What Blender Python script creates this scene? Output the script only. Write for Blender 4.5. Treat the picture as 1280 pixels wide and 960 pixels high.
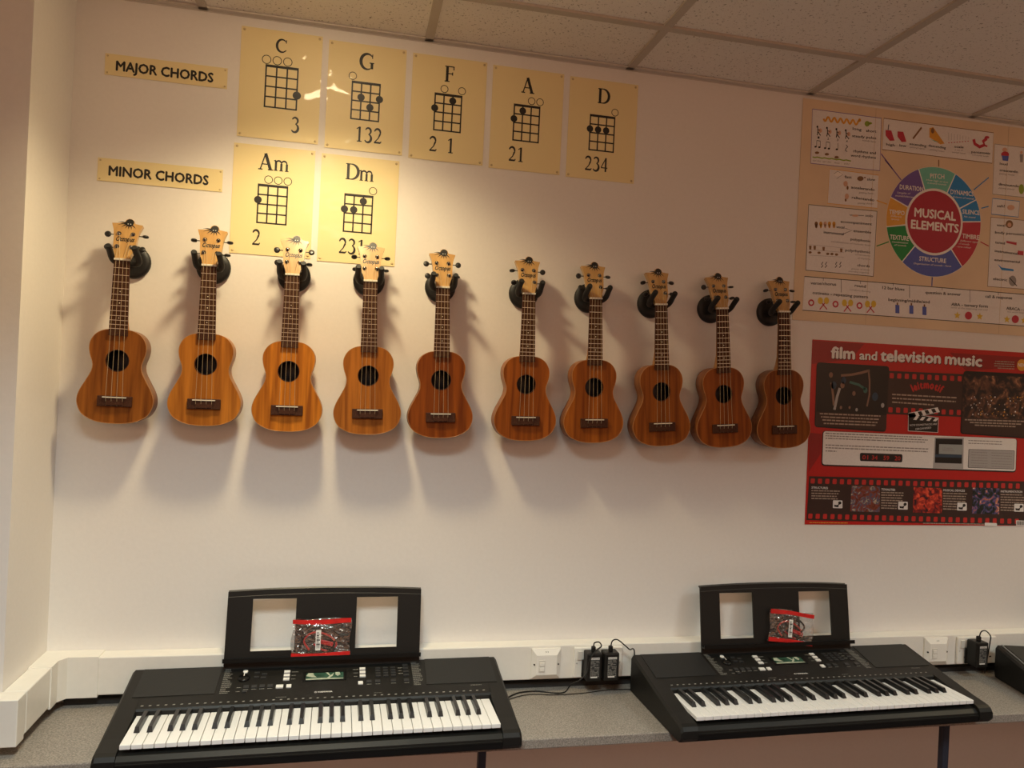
import bpy, bmesh, math, random
from mathutils import Vector, Matrix
random.seed(7)
for o in list(bpy.data.objects): bpy.data.objects.remove(o)
scene = bpy.context.scene
COL = scene.collection
PI = math.pi

# ------------------------------------------------------------------ camera
ZO = 0.11                                    # survey heights -> heights above the floor
CAM = Vector((0.8678, -2.1409, 1.5056 + ZO))
YAW, PITCH, ROLL, FPX = 0.20762, -0.00253, 0.04787, 937.4
fw = Vector((math.sin(YAW)*math.cos(PITCH), math.cos(YAW)*math.cos(PITCH), math.sin(PITCH)))
r0 = Vector((math.cos(YAW), -math.sin(YAW), 0)); u0 = r0.cross(fw)
rt = math.cos(ROLL)*r0 + math.sin(ROLL)*u0
up = -math.sin(ROLL)*r0 + math.cos(ROLL)*u0
cam = bpy.data.cameras.new('camera'); camo = bpy.data.objects.new('camera', cam); COL.objects.link(camo)
cam.sensor_width = 36; cam.lens = FPX/1280*36; cam.clip_start = .02
camo.matrix_world = Matrix(((rt.x, up.x, -fw.x, CAM.x), (rt.y, up.y, -fw.y, CAM.y), (rt.z, up.z, -fw.z, CAM.z), (0, 0, 0, 1)))
scene.camera = camo
def wp(px, py, y=0.0):
    """survey: point of the plane y = const measured at a photograph pixel"""
    d = fw + (px-640)/FPX*rt - (py-480)/FPX*up
    return CAM + d*((y-CAM.y)/d.y)

# ------------------------------------------------------------------ light
vs = scene.view_settings
scene.display_settings.display_device = 'sRGB'
vs.view_transform = 'Standard'; vs.look = 'None'; vs.gamma = 1; vs.use_curve_mapping = False
vs.exposure = 0.0
w = bpy.data.worlds.new('World'); scene.world = w; w.use_nodes = True
bg = w.node_tree.nodes['Background']; bg.inputs[0].default_value = (1.0, .50, .28, 1); bg.inputs[1].default_value = 1.45
LAMP_W, LAMP_COL = 46, (1.0, .80, .46)
H = 2.4604 + ZO
TX, CUT = 1.0307, 0.2748
LAMP_Y = -.46
LAMPS = [(TX-.28, LAMP_Y, 1.0), (TX+3.3, LAMP_Y, 1.1), (TX-3.0, LAMP_Y, .5)]
for x, y, k in LAMPS:        # warm downlights close to the wall
    l = bpy.data.lights.new('downlight_beam', 'SPOT'); lo = bpy.data.objects.new('downlight_beam', l); COL.objects.link(lo)
    l.energy = LAMP_W*k; l.color = LAMP_COL; l.spot_size = math.radians(134); l.spot_blend = .6; l.shadow_soft_size = .07
    lo.location = (x, y, H-.055)
PANEL_W = 26
PANELS = [(TX-.3, -CUT-.3-1.2, 1.38), (TX+2.1, -CUT-.3-1.2, .75), (TX-.3, -CUT-.3-3.0, .15), (TX+2.1, -CUT-.3-3.0, .15)]
for x, y, k in PANELS:          # louvred cool-white ceiling panels further into the room
    l = bpy.data.lights.new('panel_light', 'AREA'); lo = bpy.data.objects.new('panel_light', l); COL.objects.link(lo)
    l.energy = PANEL_W*k; l.color = (.86, 1.0, 1.0); l.shape = 'SQUARE'; l.size = .54; l.spread = math.radians(125)
    lo.location = (x, y, H-.012)

# ------------------------------------------------------------------ materials
MATS = {}
def nmat(name):
    m = bpy.data.materials.new(name); m.use_nodes = True
    nt = m.node_tree; b = nt.nodes['Principled BSDF']
    return m, nt, b
def srgb(c):
    return tuple((v/12.92 if v <= .04045 else ((v+.055)/1.055)**2.4) for v in c)
def mat(name, col, rough=.5, metal=0, coat=0, bump=0, bscale=200, spec=.5, alpha=1, lin=True, emit=0, cvar=0):
    if name in MATS: return MATS[name]
    m, nt, b = nmat(name)
    c = col if lin else srgb(col)
    b.inputs['Base Color'].default_value = (*c, 1); b.inputs['Roughness'].default_value = rough
    b.inputs['Metallic'].default_value = metal; b.inputs['Coat Weight'].default_value = coat; b.inputs['Coat Roughness'].default_value = .08
    b.inputs['Specular IOR Level'].default_value = spec; b.inputs['Alpha'].default_value = alpha
    if emit: b.inputs['Emission Color'].default_value = (*c, 1); b.inputs['Emission Strength'].default_value = emit
    tc = nt.nodes.new('ShaderNodeTexCoord'); nz = nt.nodes.new('ShaderNodeTexNoise')
    nz.inputs['Scale'].default_value = bscale; nz.inputs['Detail'].default_value = 3
    nt.links.new(tc.outputs['Object'], nz.inputs['Vector'])
    if bump:
        bp = nt.nodes.new('ShaderNodeBump'); bp.inputs['Strength'].default_value = bump; bp.inputs['Distance'].default_value = .001
        nt.links.new(nz.outputs['Fac'], bp.inputs['Height']); nt.links.new(bp.outputs[0], b.inputs['Normal'])
    v = cvar or .06
    mp = nt.nodes.new('ShaderNodeMapRange'); mp.inputs[1].default_value = .3; mp.inputs[2].default_value = .7
    mp.inputs[3].default_value = 1-v; mp.inputs[4].default_value = 1+v
    nt.links.new(nz.outputs['Fac'], mp.inputs[0])
    mx = nt.nodes.new('ShaderNodeVectorMath'); mx.operation = 'SCALE'; mx.inputs[0].default_value = c
    nt.links.new(mp.outputs[0], mx.inputs['Scale']); nt.links.new(mx.outputs[0], b.inputs['Base Color'])
    MATS[name] = m; return m

M_wall = mat('wall_paint', (.80, .765, .72), .75, bump=.25, bscale=90, cvar=.012, spec=.3)
M_rear = mat('wall_blocker_dark', (.16, .10, .085), .8)  # dark, so the added rear and side walls bounce little light
M_white = mat('white_pvc', (.80, .77, .70), .38, bump=.03, bscale=60, cvar=.015)
M_trim = mat('trim_white', (.62, .56, .49), .5, cvar=.02)
M_tee = mat('tee_bar_paint', (.56, .49, .41), .6, cvar=.03)
M_plate = mat('socket_plastic', (.82, .79, .72), .3, cvar=.01)
M_plate2 = mat('socket_plastic_grey', (.66, .63, .57), .35, cvar=.01)
M_black = mat('black_plastic', (.0095, .0088, .0075), .48, bump=.1, bscale=900, cvar=.1, spec=.32)
M_black2 = mat('black_plastic_gloss', (.006, .006, .0055), .3, cvar=.1, spec=.3)
M_dark = mat('very_dark', (.006, .006, .006), .6, cvar=.1)
M_foam = mat('black_foam', (.010, .010, .010), .62, bump=.3, bscale=400, cvar=.2)
M_hang = mat('hanger_black', (.009, .009, .009), .5, bump=.1, bscale=300, cvar=.2)
M_keyw = mat('white_key', (.82, .80, .76), .28, cvar=.01)
M_keyb = mat('black_key', (.012, .012, .012), .3, cvar=.1)
M_silver = mat('silver_trim', (.30, .31, .31), .35, metal=.6, cvar=.03)
M_print = mat('print_black', (.012, .011, .010), .45, cvar=.1)
M_printk = mat('print_grey', (.26, .25, .22), .6, cvar=.05)
M_printw = mat('print_white', (.75, .73, .68), .5, cvar=.02)
M_rubber_shade = mat('rubber_and_shade', (.02, .019, .018), .7, cvar=.1)  # rubber feet, and the painted shade strip under the trunking
M_leg = mat('table_leg_metal', (.045, .05, .07), .35, metal=.4, cvar=.05)
M_chrome = mat('dark_chrome', (.25, .23, .22), .18, metal=1, cvar=.03)
M_peg = mat('peg_black', (.014, .013, .012), .35, cvar=.1)
M_bone = mat('bone', (.80, .76, .64), .35, cvar=.03)
M_rose = mat('rosewood', (.062, .023, .012), .6, bump=.2, bscale=300, cvar=.35, spec=.2)
M_fret = mat('fret_nickel', (.62, .58, .50), .3, metal=1, cvar=.02)
M_str = mat('nylon_string', (.62, .50, .30), .25, cvar=.03, spec=.7)
M_lbl = mat('adaptor_label', (.03, .03, .03), .4)
M_red = mat('red_plastic', (.55, .012, .010), .35, cvar=.15, bscale=60)
M_lcd = mat('lcd_glass', (.035, .085, .055), .12, cvar=.35, bscale=60)
M_lcd2 = mat('lcd_art', (.42, .46, .34), .3, cvar=.2, bscale=90)
M_btn = mat('button_white', (.80, .79, .74), .35, cvar=.02)
M_btnd = mat('button_grey', (.03, .03, .03), .45, cvar=.1)

def mat_ceiling():
    m, nt, b = nmat('mineral_fibre_tile')
    tc = nt.nodes.new('ShaderNodeTexCoord'); oi = nt.nodes.new('ShaderNodeObjectInfo')
    ad = nt.nodes.new('ShaderNodeVectorMath'); ad.operation = 'MULTIPLY_ADD'
    nt.links.new(oi.outputs['Random'], ad.inputs[0]); ad.inputs[1].default_value = (7, 5, 3); nt.links.new(tc.outputs['Object'], ad.inputs[2])
    v = nt.nodes.new('ShaderNodeTexNoise'); v.inputs['Scale'].default_value = 150; v.inputs['Detail'].default_value = 2; v.inputs['Roughness'].default_value = .7
    nt.links.new(ad.outputs[0], v.inputs['Vector'])
    r = nt.nodes.new('ShaderNodeValToRGB'); r.color_ramp.elements[0].position = .30; r.color_ramp.elements[0].color = (.34, .28, .22, 1)
    r.color_ramp.elements[1].position = .39; r.color_ramp.elements[1].color = (.93, .87, .79, 1)
    nt.links.new(v.outputs['Fac'], r.inputs[0]); nt.links.new(r.outputs[0], b.inputs['Base Color'])
    bp = nt.nodes.new('ShaderNodeBump'); bp.inputs['Strength'].default_value = .5; bp.inputs['Distance'].default_value = .002
    nt.links.new(v.outputs['Fac'], bp.inputs['Height']); nt.links.new(bp.outputs[0], b.inputs['Normal'])
    b.inputs['Roughness'].default_value = .9; return m
M_tile = mat_ceiling()
def mat_speck(name, c1, c2, scale, rough, lo=.4, hi=.62):
    m, nt, b = nmat(name)
    tc = nt.nodes.new('ShaderNodeTexCoord'); v = nt.nodes.new('ShaderNodeTexNoise'); v.inputs['Scale'].default_value = scale
    v.inputs['Detail'].default_value = 4; v.inputs['Roughness'].default_value = .75
    nt.links.new(tc.outputs['Object'], v.inputs['Vector'])
    r = nt.nodes.new('ShaderNodeValToRGB'); e = r.color_ramp.elements
    e[0].position = lo; e[0].color = (*c1, 1); e[1].position = hi; e[1].color = (*c2, 1)
    nt.links.new(v.outputs['Fac'], r.inputs[0]); nt.links.new(r.outputs[0], b.inputs['Base Color'])
    b.inputs['Roughness'].default_value = rough
    return m
M_table = mat_speck('speckled_laminate', (.175, .152, .128), (.375, .33, .28), 260, .45)
M_floor = mat_speck('carpet', (.04, .022, .024), (.085, .05, .052), 180, .95)
def mat_wood(name, base, dark, objcol=True, coat=.15, scale=1, rough=.45, spec=.4):
    m, nt, b = nmat(name)
    tc = nt.nodes.new('ShaderNodeTexCoord'); oi = nt.nodes.new('ShaderNodeObjectInfo')
    mp = nt.nodes.new('ShaderNodeMapping'); mp.inputs['Scale'].default_value = (70*scale, 70*scale, 3.2*scale)
    ad = nt.nodes.new('ShaderNodeVectorMath'); ad.operation = 'MULTIPLY_ADD'
    nt.links.new(oi.outputs['Random'], ad.inputs[0]); ad.inputs[1].default_value = (3.7, 1.3, 2.1); nt.links.new(tc.outputs['Object'], ad.inputs[2])
    nt.links.new(ad.outputs[0], mp.inputs[0])
    n = nt.nodes.new('ShaderNodeTexNoise'); n.inputs['Scale'].default_value = 1; n.inputs['Detail'].default_value = 5; n.inputs['Distortion'].default_value = .6
    nt.links.new(mp.outputs[0], n.inputs['Vector'])
    r = nt.nodes.new('ShaderNodeValToRGB'); e = r.color_ramp.elements
    e[0].position = .30; e[0].color = (*dark, 1); e[1].position = .68; e[1].color = (*base, 1)
    nt.links.new(n.outputs['Fac'], r.inputs[0])
    if objcol:
        mx = nt.nodes.new('ShaderNodeMix'); mx.data_type = 'RGBA'; mx.blend_type = 'MULTIPLY'; mx.inputs[0].default_value = 1
        nt.links.new(r.outputs[0], mx.inputs[6]); nt.links.new(oi.outputs['Color'], mx.inputs[7]); nt.links.new(mx.outputs[2], b.inputs['Base Color'])
    else: nt.links.new(r.outputs[0], b.inputs['Base Color'])
    bp = nt.nodes.new('ShaderNodeBump'); bp.inputs['Strength'].default_value = .12; bp.inputs['Distance'].default_value = .0006
    nt.links.new(n.outputs['Fac'], bp.inputs['Height']); nt.links.new(bp.outputs[0], b.inputs['Normal'])
    b.inputs['Roughness'].default_value = rough; b.inputs['Coat Weight'].default_value = coat; b.inputs['Coat Roughness'].default_value = .2; b.inputs['Specular IOR Level'].default_value = spec
    return m
M_mahog = mat_wood('mahogany', (.42, .130, .016), (.18, .044, .005), coat=.04, rough=.5, spec=.18)
M_side = mat_wood('mahogany_side', (.40, .15, .035), (.20, .065, .014))
M_neck = mat_wood('neck_wood', (.50, .25, .09), (.34, .15, .05), False, .3)
M_maple = mat_wood('maple_head', (.60, .36, .13), (.47, .26, .085), False, 1.0, .7, .3)
M_bind = mat('binding_wood', (.46, .22, .07), .4)
def mat_laminate(name, col, wav=.02):
    m, nt, b = nmat(name)
    b.inputs['Base Color'].default_value = (*col, 1); b.inputs['Roughness'].default_value = .5
    b.inputs['Coat Weight'].default_value = .7; b.inputs['Coat Roughness'].default_value = .05
    tc = nt.nodes.new('ShaderNodeTexCoord'); oi = nt.nodes.new('ShaderNodeObjectInfo')
    ad = nt.nodes.new('ShaderNodeVectorMath'); ad.operation = 'MULTIPLY_ADD'
    nt.links.new(oi.outputs['Random'], ad.inputs[0]); ad.inputs[1].default_value = (3.7, 1.3, 2.1); nt.links.new(tc.outputs['Object'], ad.inputs[2])
    n = nt.nodes.new('ShaderNodeTexNoise'); n.inputs['Scale'].default_value = 9; n.inputs['Detail'].default_value = 2
    nt.links.new(ad.outputs[0], n.inputs['Vector'])
    bp = nt.nodes.new('ShaderNodeBump'); bp.inputs['Strength'].default_value = 1; bp.inputs['Distance'].default_value = wav
    nt.links.new(n.outputs['Fac'], bp.inputs['Height']); nt.links.new(bp.outputs[0], b.inputs['Coat Normal'])
    return m
M_sheet = mat_laminate('laminated_cream_sheet', (.84, .70, .365), .012)
M_sugar = mat('beige_backing_paper', (.76, .60, .41), .8, cvar=.05, bscale=6)
def mat_picture(name, cols, scale=26, kind='v'):
    m, nt, b = nmat(name)
    tc = nt.nodes.new('ShaderNodeTexCoord')
    if kind == 'v':
        v = nt.nodes.new('ShaderNodeTexNoise'); v.inputs['Scale'].default_value = scale; v.inputs['Detail'].default_value = 3; v.inputs['Distortion'].default_value = 1.2; src = v.outputs['Fac']
    else:
        v = nt.nodes.new('ShaderNodeTexVoronoi'); v.inputs['Scale'].default_value = scale; src = v.outputs['Distance']
    nt.links.new(tc.outputs['Object'], v.inputs['Vector'])
    r = nt.nodes.new('ShaderNodeValToRGB'); e = r.color_ramp.elements
    for i, (p, c) in enumerate(cols):
        el = e[i] if i < 2 else e.new(p)
        el.position = p; el.color = (*srgb(c), 1)
    nt.links.new(src, r.inputs[0]); nt.links.new(r.outputs[0], b.inputs['Base Color'])
    b.inputs['Roughness'].default_value = .45
    return m
def mat_plastic_bag():
    m = bpy.data.materials.new('clear_bag'); m.use_nodes = True; nt = m.node_tree; nt.nodes.clear()
    out = nt.nodes.new('ShaderNodeOutputMaterial'); t = nt.nodes.new('ShaderNodeBsdfTransparent'); g = nt.nodes.new('ShaderNodeBsdfGlossy')
    g.inputs['Roughness'].default_value = .10; t.inputs[0].default_value = (.90, .90, .90, 1)
    n = nt.nodes.new('ShaderNodeTexNoise'); n.inputs['Scale'].default_value = 45; n.inputs['Detail'].default_value = 3
    tc = nt.nodes.new('ShaderNodeTexCoord'); nt.links.new(tc.outputs['Object'], n.inputs['Vector'])
    bp = nt.nodes.new('ShaderNodeBump'); bp.inputs['Strength'].default_value = 1; bp.inputs['Distance'].default_value = .012
    nt.links.new(n.outputs['Fac'], bp.inputs['Height']); nt.links.new(bp.outputs[0], g.inputs['Normal'])
    mx = nt.nodes.new('ShaderNodeMixShader'); mx.inputs[0].default_value = .17
    nt.links.new(t.outputs[0], mx.inputs[1]); nt.links.new(g.outputs[0], mx.inputs[2]); nt.links.new(mx.outputs[0], out.inputs[0])
    return m
M_bag = mat_plastic_bag()
def mat_grille():
    m, nt, b = nmat('speaker_grille')
    tc = nt.nodes.new('ShaderNodeTexCoord'); wv = nt.nodes.new('ShaderNodeTexWave'); wv.inputs['Scale'].default_value = 110; wv.bands_direction = 'Y'
    nt.links.new(tc.outputs['Object'], wv.inputs['Vector'])
    bp = nt.nodes.new('ShaderNodeBump'); bp.inputs['Strength'].default_value = .6; bp.inputs['Distance'].default_value = .001
    nt.links.new(wv.outputs['Fac'], bp.inputs['Height']); nt.links.new(bp.outputs[0], b.inputs['Normal'])
    b.inputs['Base Color'].default_value = (.006, .006, .0055, 1); b.inputs['Roughness'].default_value = .6; return m
M_grille = mat_grille()

# ------------------------------------------------------------------ mesh helpers
class MB:
    def __init__(s): s.v = []; s.f = []; s.m = []; s.mats = []; s.smooth = set()
    def mi(s, m):
        if m not in s.mats: s.mats.append(m)
        return s.mats.index(m)
    def add(s, vs, fs, m=None, smooth=False):
        o = len(s.v); s.v += [tuple(v) for v in vs]
        k = s.mi(m) if m else 0
        for f in fs:
            if smooth: s.smooth.add(len(s.f))
            s.f.append(tuple(i+o for i in f)); s.m.append(k)
        return s
    def box(s, a, b, m=None, T=None, bev=0):
        (x0, y0, z0), (x1, y1, z1) = a, b
        if bev:
            bm = bmesh.new(); bmesh.ops.create_cube(bm, size=1)
            for v in bm.verts: v.co = Vector(((x0+x1)/2+v.co.x*(x1-x0), (y0+y1)/2+v.co.y*(y1-y0), (z0+z1)/2+v.co.z*(z1-z0)))
            bmesh.ops.bevel(bm, geom=bm.edges[:], offset=bev, segments=2, affect='EDGES', profile=.5)
            bm.verts.index_update(); vs = [v.co.copy() for v in bm.verts]; fs = [[v.index for v in f.verts] for f in bm.faces]; bm.free()
        else:
            vs = [Vector(q) for q in ((x0,y0,z0),(x1,y0,z0),(x1,y1,z0),(x0,y1,z0),(x0,y0,z1),(x1,y0,z1),(x1,y1,z1),(x0,y1,z1))]
            fs = [(0,3,2,1),(4,5,6,7),(0,1,5,4),(1,2,6,5),(2,3,7,6),(3,0,4,7)]
        if T: vs = [T @ v for v in vs]
        return s.add(vs, fs, m)
    def tube(s, pts, rad, n=8, m=None, cap=True):
        pts = [Vector(p) for p in pts]; N = len(pts); rads = rad if isinstance(rad, (list, tuple)) else [rad]*N
        vs = []; t0 = None; ref = None
        for i, p in enumerate(pts):
            t = (pts[min(i+1, N-1)]-pts[max(i-1, 0)]).normalized()
            if ref is None:
                ref = Vector((0, 0, 1)) if abs(t.z) < .9 else Vector((1, 0, 0))
                ref = (ref - t*ref.dot(t)).normalized()
            else: ref = (ref - t*ref.dot(t)).normalized()
            bn = t.cross(ref)
            for k in range(n):
                a = 2*PI*k/n; vs.append(p + rads[i]*(math.cos(a)*ref + math.sin(a)*bn))
        fs = [(i*n+k, i*n+(k+1) % n, (i+1)*n+(k+1) % n, (i+1)*n+k) for i in range(N-1) for k in range(n)]
        s.add(vs, fs, m, True)
        if cap: s.add(vs[:n], [tuple(range(n))[::-1]], m); s.add(vs[-n:], [tuple(range(n))], m)
        return s
    def lathe(s, prof, n=24, m=None, axis='z', T=None):
        vs = []
        for r, h in prof:
            for k in range(n):
                a = 2*PI*k/n; c, d = r*math.cos(a), r*math.sin(a)
                vs.append(Vector((c, d, h)) if axis == 'z' else (Vector((c, h, d)) if axis == 'y' else Vector((h, c, d))))
        if T: vs = [T @ v for v in vs]
        fs = [(i*n+k, i*n+(k+1) % n, (i+1)*n+(k+1) % n, (i+1)*n+k) for i in range(len(prof)-1) for k in range(n)]
        s.add(vs, fs, m, True)
        s.add(vs[:n], [tuple(range(n))[::-1]], m); s.add(vs[-n:], [tuple(range(n))], m); return s
    def prism(s, pts, y0, y1, m=None, T=None):
        """outline in (x,z) extruded from y0 to y1"""
        n = len(pts)
        vs = [Vector((x, y0, z)) for x, z in pts] + [Vector((x, y1, z)) for x, z in pts]
        if T: vs = [T @ v for v in vs]
        fs = [tuple(range(n)), tuple(range(2*n-1, n-1, -1))] + [(i, i+n, (i+1) % n+n, (i+1) % n) for i in range(n)]
        return s.add(vs, fs, m)
    def extr_u(s, prof, x0, x1, m=None):
        """outline in (v,z) extruded along u from x0 to x1"""
        n = len(prof)
        vs = [Vector((x0, a, b)) for a, b in prof] + [Vector((x1, a, b)) for a, b in prof]
        fs = [tuple(range(n)), tuple(range(2*n-1, n-1, -1))] + [(i, i+n, (i+1) % n+n, (i+1) % n) for i in range(n)]
        return s.add(vs, fs, m)
    def mesh(s, name, mat=None):
        me = bpy.data.meshes.new(name); me.from_pydata(s.v, [], s.f)
        ms = s.mats or [mat]
        for q in ms: me.materials.append(q)
        me.polygons.foreach_set('material_index', s.m)
        me.polygons.foreach_set('use_smooth', [i in s.smooth for i in range(len(s.f))])
        me.update()
        bm = bmesh.new(); bm.from_mesh(me); bmesh.ops.recalc_face_normals(bm, faces=bm.faces); bm.to_mesh(me); bm.free()
        return me
    def build(s, name, mat=None, parent=None):
        return obj(name, s.mesh(name, mat), parent)
def obj(name, me, parent=None, loc=None, rot=None):
    o = bpy.data.objects.new(name, me); COL.objects.link(o)
    if parent: o.parent = parent
    if loc: o.location = loc
    if rot: o.rotation_euler = rot
    return o
def tag(o, label=None, cat=None, group=None, kind=None):
    if label: o['label'] = label
    if cat: o['category'] = cat
    if group: o['group'] = group
    if kind: o['kind'] = kind
    return o
def thing(name, label, cat, loc=(0, 0, 0), rot=(0, 0, 0), group=None):
    o = obj(name, None, None, loc, rot); o.empty_display_size = .05
    return tag(o, label, cat, group)
def copy_tree(o, parent=None):
    c = o.copy(); COL.objects.link(c); c.parent = parent
    for ch in list(o.children): copy_tree(ch, c)
    return c
def spline(pts, per=4, closed=False):
    P = [Vector(p) for p in pts]; n = len(P); out = []
    rng = range(n) if closed else range(n-1)
    for i in rng:
        a, b, c, d = (P[(i-1) % n] if closed or i > 0 else P[0]), P[i], P[(i+1) % n], (P[(i+2) % n] if closed or i+2 < n else P[-1])
        for k in range(per):
            t = k/per
            out.append(.5*((2*b)+(c-a)*t+(2*a-5*b+4*c-d)*t*t+(3*b-a-3*c+d)*t*t*t))
    if not closed: out.append(P[-1])
    return out
_tc = {}
def text2d(s, bold=0., shear=0., res=3):
    """flat letter outlines, cap height 1, starting at x = 0"""
    k = (s, bold, shear)
    if k in _tc: return _tc[k]
    c = bpy.data.curves.new('t', 'FONT'); c.body = s; c.size = 1; c.resolution_u = res; c.shear = shear; c.fill_mode = 'FRONT'
    o = bpy.data.objects.new('t', c); COL.objects.link(o)
    dg = bpy.context.evaluated_depsgraph_get()
    me = o.evaluated_get(dg).to_mesh()
    vs = [(v.co.x, v.co.y) for v in me.vertices]; fs = [tuple(p.vertices) for p in me.polygons]
    o.evaluated_get(dg).to_mesh_clear(); bpy.data.objects.remove(o); bpy.data.curves.remove(c)
    x0 = min(v[0] for v in vs) if vs else 0; x1 = max(v[0] for v in vs) if vs else 1
    cap = .69
    V = [((x-x0)/cap, y/cap, 0) for x, y in vs]; F = list(fs); n = len(V)
    if bold:
        base = V; V = []; F = []
        for q_, (dx, dy) in enumerate(((-bold, 0), (bold, 0), (0, bold), (0, -bold))):
            o_ = len(V); V += [(x+dx, y+dy, q_*.00003) for x, y, _ in base]; F += [tuple(i+o_ for i in f) for f in fs]
    r = (V, F, (x1-x0)/cap)
    _tc[k] = r; return r

# ------------------------------------------------------------------ the setting
XL, XR, YB = -2.2, 5.6, -4.2
wall = MB().box((.115, 0, 0), (XR, .12, H+.1)).build('wall_back', M_wall); tag(wall, kind='structure')
pier = MB().box((XL, -.25, 0), (.122, .12, H+.1)).build('wall_left', M_wall); tag(pier, kind='structure')
wr = MB().box((XR, YB, 0), (XR+.1, .12, H+.1)).build('wall_right', M_wall); tag(wr, kind='structure')
wb = MB().box((XL-.1, YB-.1, 0), (XR+.1, YB, 1.6)).build('wall_rear_blocker', M_rear); tag(wb, kind='structure')  # unseen half-height wall, added to cut world light under the table
ws = MB().box((XL-.1, YB, 0), (XL, .12, H+.1)).build('wall_side_blocker', M_rear); tag(ws, kind='structure')  # unseen wall, added to keep world light out on the left
fl = MB().box((XL, YB, -.1), (XR+.1, .12, 0)).build('floor', M_floor); tag(fl, kind='structure')
ceil = MB().box((XL, YB, H+.06), (XR+.1, .12, H+.1)).build('ceiling', M_trim); tag(ceil, kind='structure')
# suspended ceiling: each tile and each tee bar a part
full = MB().box((-.293, -.293, 0), (.293, .293, .015)).mesh('ceiling_tile', M_tile)
cutt = MB().box((-.293, -CUT+.012, 0), (.293, -.001, .015)).mesh('ceiling_tile', M_tile)
cross = MB().box((-.012, -.3, -.004), (.012, .3, .03)).mesh('tee_bar', M_tee)
crossc = MB().box((-.012, -CUT/2, -.004), (.012, CUT/2, .03)).mesh('tee_bar', M_tee)
for i in range(-5, 8):
    xc = TX + .6*i + .3
    if xc-.3 < XL or xc+.3 > XR: continue
    obj('ceiling_tile', cutt, ceil, (xc, 0, H+.002))
    obj('tee_bar', crossc, ceil, (xc-.3, -CUT/2-.003, H))
    for j in range(6):
        obj('ceiling_tile', full, ceil, (xc, -CUT-.3-.6*j, H+.002))
        obj('tee_bar', cross, ceil, (xc-.3, -CUT-.3-.6*j, H))
for j in range(7):
    MB().box((XL, -CUT-.6*j-.012, H-.0045), (XR, -CUT-.6*j+.012, H+.03)).build('main_runner', M_tee, ceil)
tr = MB().box((.122, -.022, H-.004), (XR, -.0002, H+.001)).box((.122, -.003, H-.006), (XR, -.0002, H+.02)).build('trim_1', M_trim); tag(tr, kind='structure')
tr = MB().box((XL, -.272, H-.004), (.144, -.2502, H+.001)).box((.1222, -.272, H-.004), (.144, -.022, H+.001)).build('trim_2', M_trim); tag(tr, kind='structure')
# recessed downlights
M_glow = mat('lamp_diffuser', (1, .80, .50), .5, emit=28)
for n_, (x, y, k) in enumerate(LAMPS):
    d = thing('ceiling_downlight', ['round white ceiling downlight nearest the chord sheets', 'round white ceiling downlight beyond the film poster', 'round white ceiling downlight over the left pier'][n_], 'downlight', (x, y, H+.006), group='ceiling downlights')
    MB().lathe([(.075, 0), (.105, 0), (.108, -.006), (.10, -.012), (.078, -.010), (.075, 0)], 32).build('rim', M_plate, d)
    MB().lathe([(.0765, -.003), (.074, -.020), (.062, -.034), (.040, -.042), (.0005, -.045)], 28).build('diffuser', M_glow, d)
M_glow2 = mat('panel_diffuser', (.86, 1, 1), .5, emit=1.5)
for n_, (x, y, k) in enumerate(PANELS):
    d = thing('ceiling_light_panel', 'square louvred ceiling light panel, '+['left, nearer the wall', 'right, nearer the wall', 'left, further from the wall', 'right, further from the wall'][n_], 'ceiling light', (x, y, H+.006), group='ceiling light panels')
    MB().box((-.295, -.295, -.004), (.295, .295, -.001)).build('diffuser', M_glow2, d)
    for q in range(-4, 5): MB().box((-.29, q*.065-.0015, -.012), (.29, q*.065+.0015, -.0045)).build('louvre', M_trim, d)

# dado trunking ------------------------------------------------------
TZ0, TZ1, TD = .762, .860, .050
t = thing('dado_trunking', 'white plastic cable trunking running along the wall above the table', 'trunking', (.12, -.02, TZ0))
def tpart(name, a, b, m=M_white, bev=.003):
    mb = MB().box(a, b, m, None, bev); o = mb.build(name, m, t); o.matrix_parent_inverse = Matrix.Translation(-t.location); return o
tpart('main_channel', (.235, -TD, TZ0), (XR-.02, -.0005, TZ1))
tpart('return_channel', (.1225, -.2495, TZ0), (.1725, -.095, TZ1))
tpart('pier_channel', (XL+.02, -.3005, TZ0), (.1725, -.2505, TZ1))
MBc = MB(); MBc.prism([(0, 0)], 0, 1) if False else None
# internal corner cover, slightly proud of the channels
L = [(.1225, -.0005), (.1225, -.115), (.1755, -.115), (.1755, -.075), (.190, -.0535), (.262, -.0535), (.262, -.0005)]
n = len(L); vs = [(x, y, TZ0-.004) for x, y in L]+[(x, y, TZ1+.0025) for x, y in L]
o = MB().add(vs, [tuple(range(n))[::-1], tuple(range(n, 2*n))]+[(i, (i+1) % n, (i+1) % n+n, i+n) for i in range(n)], M_white).build('corner_cover', M_white, t); o.matrix_parent_inverse = Matrix.Translation(-t.location)
tpart('joint_cover', (.1225, -.3025, TZ0-.006), (.1745, -.262, TZ1+.001), bev=.002)

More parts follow.
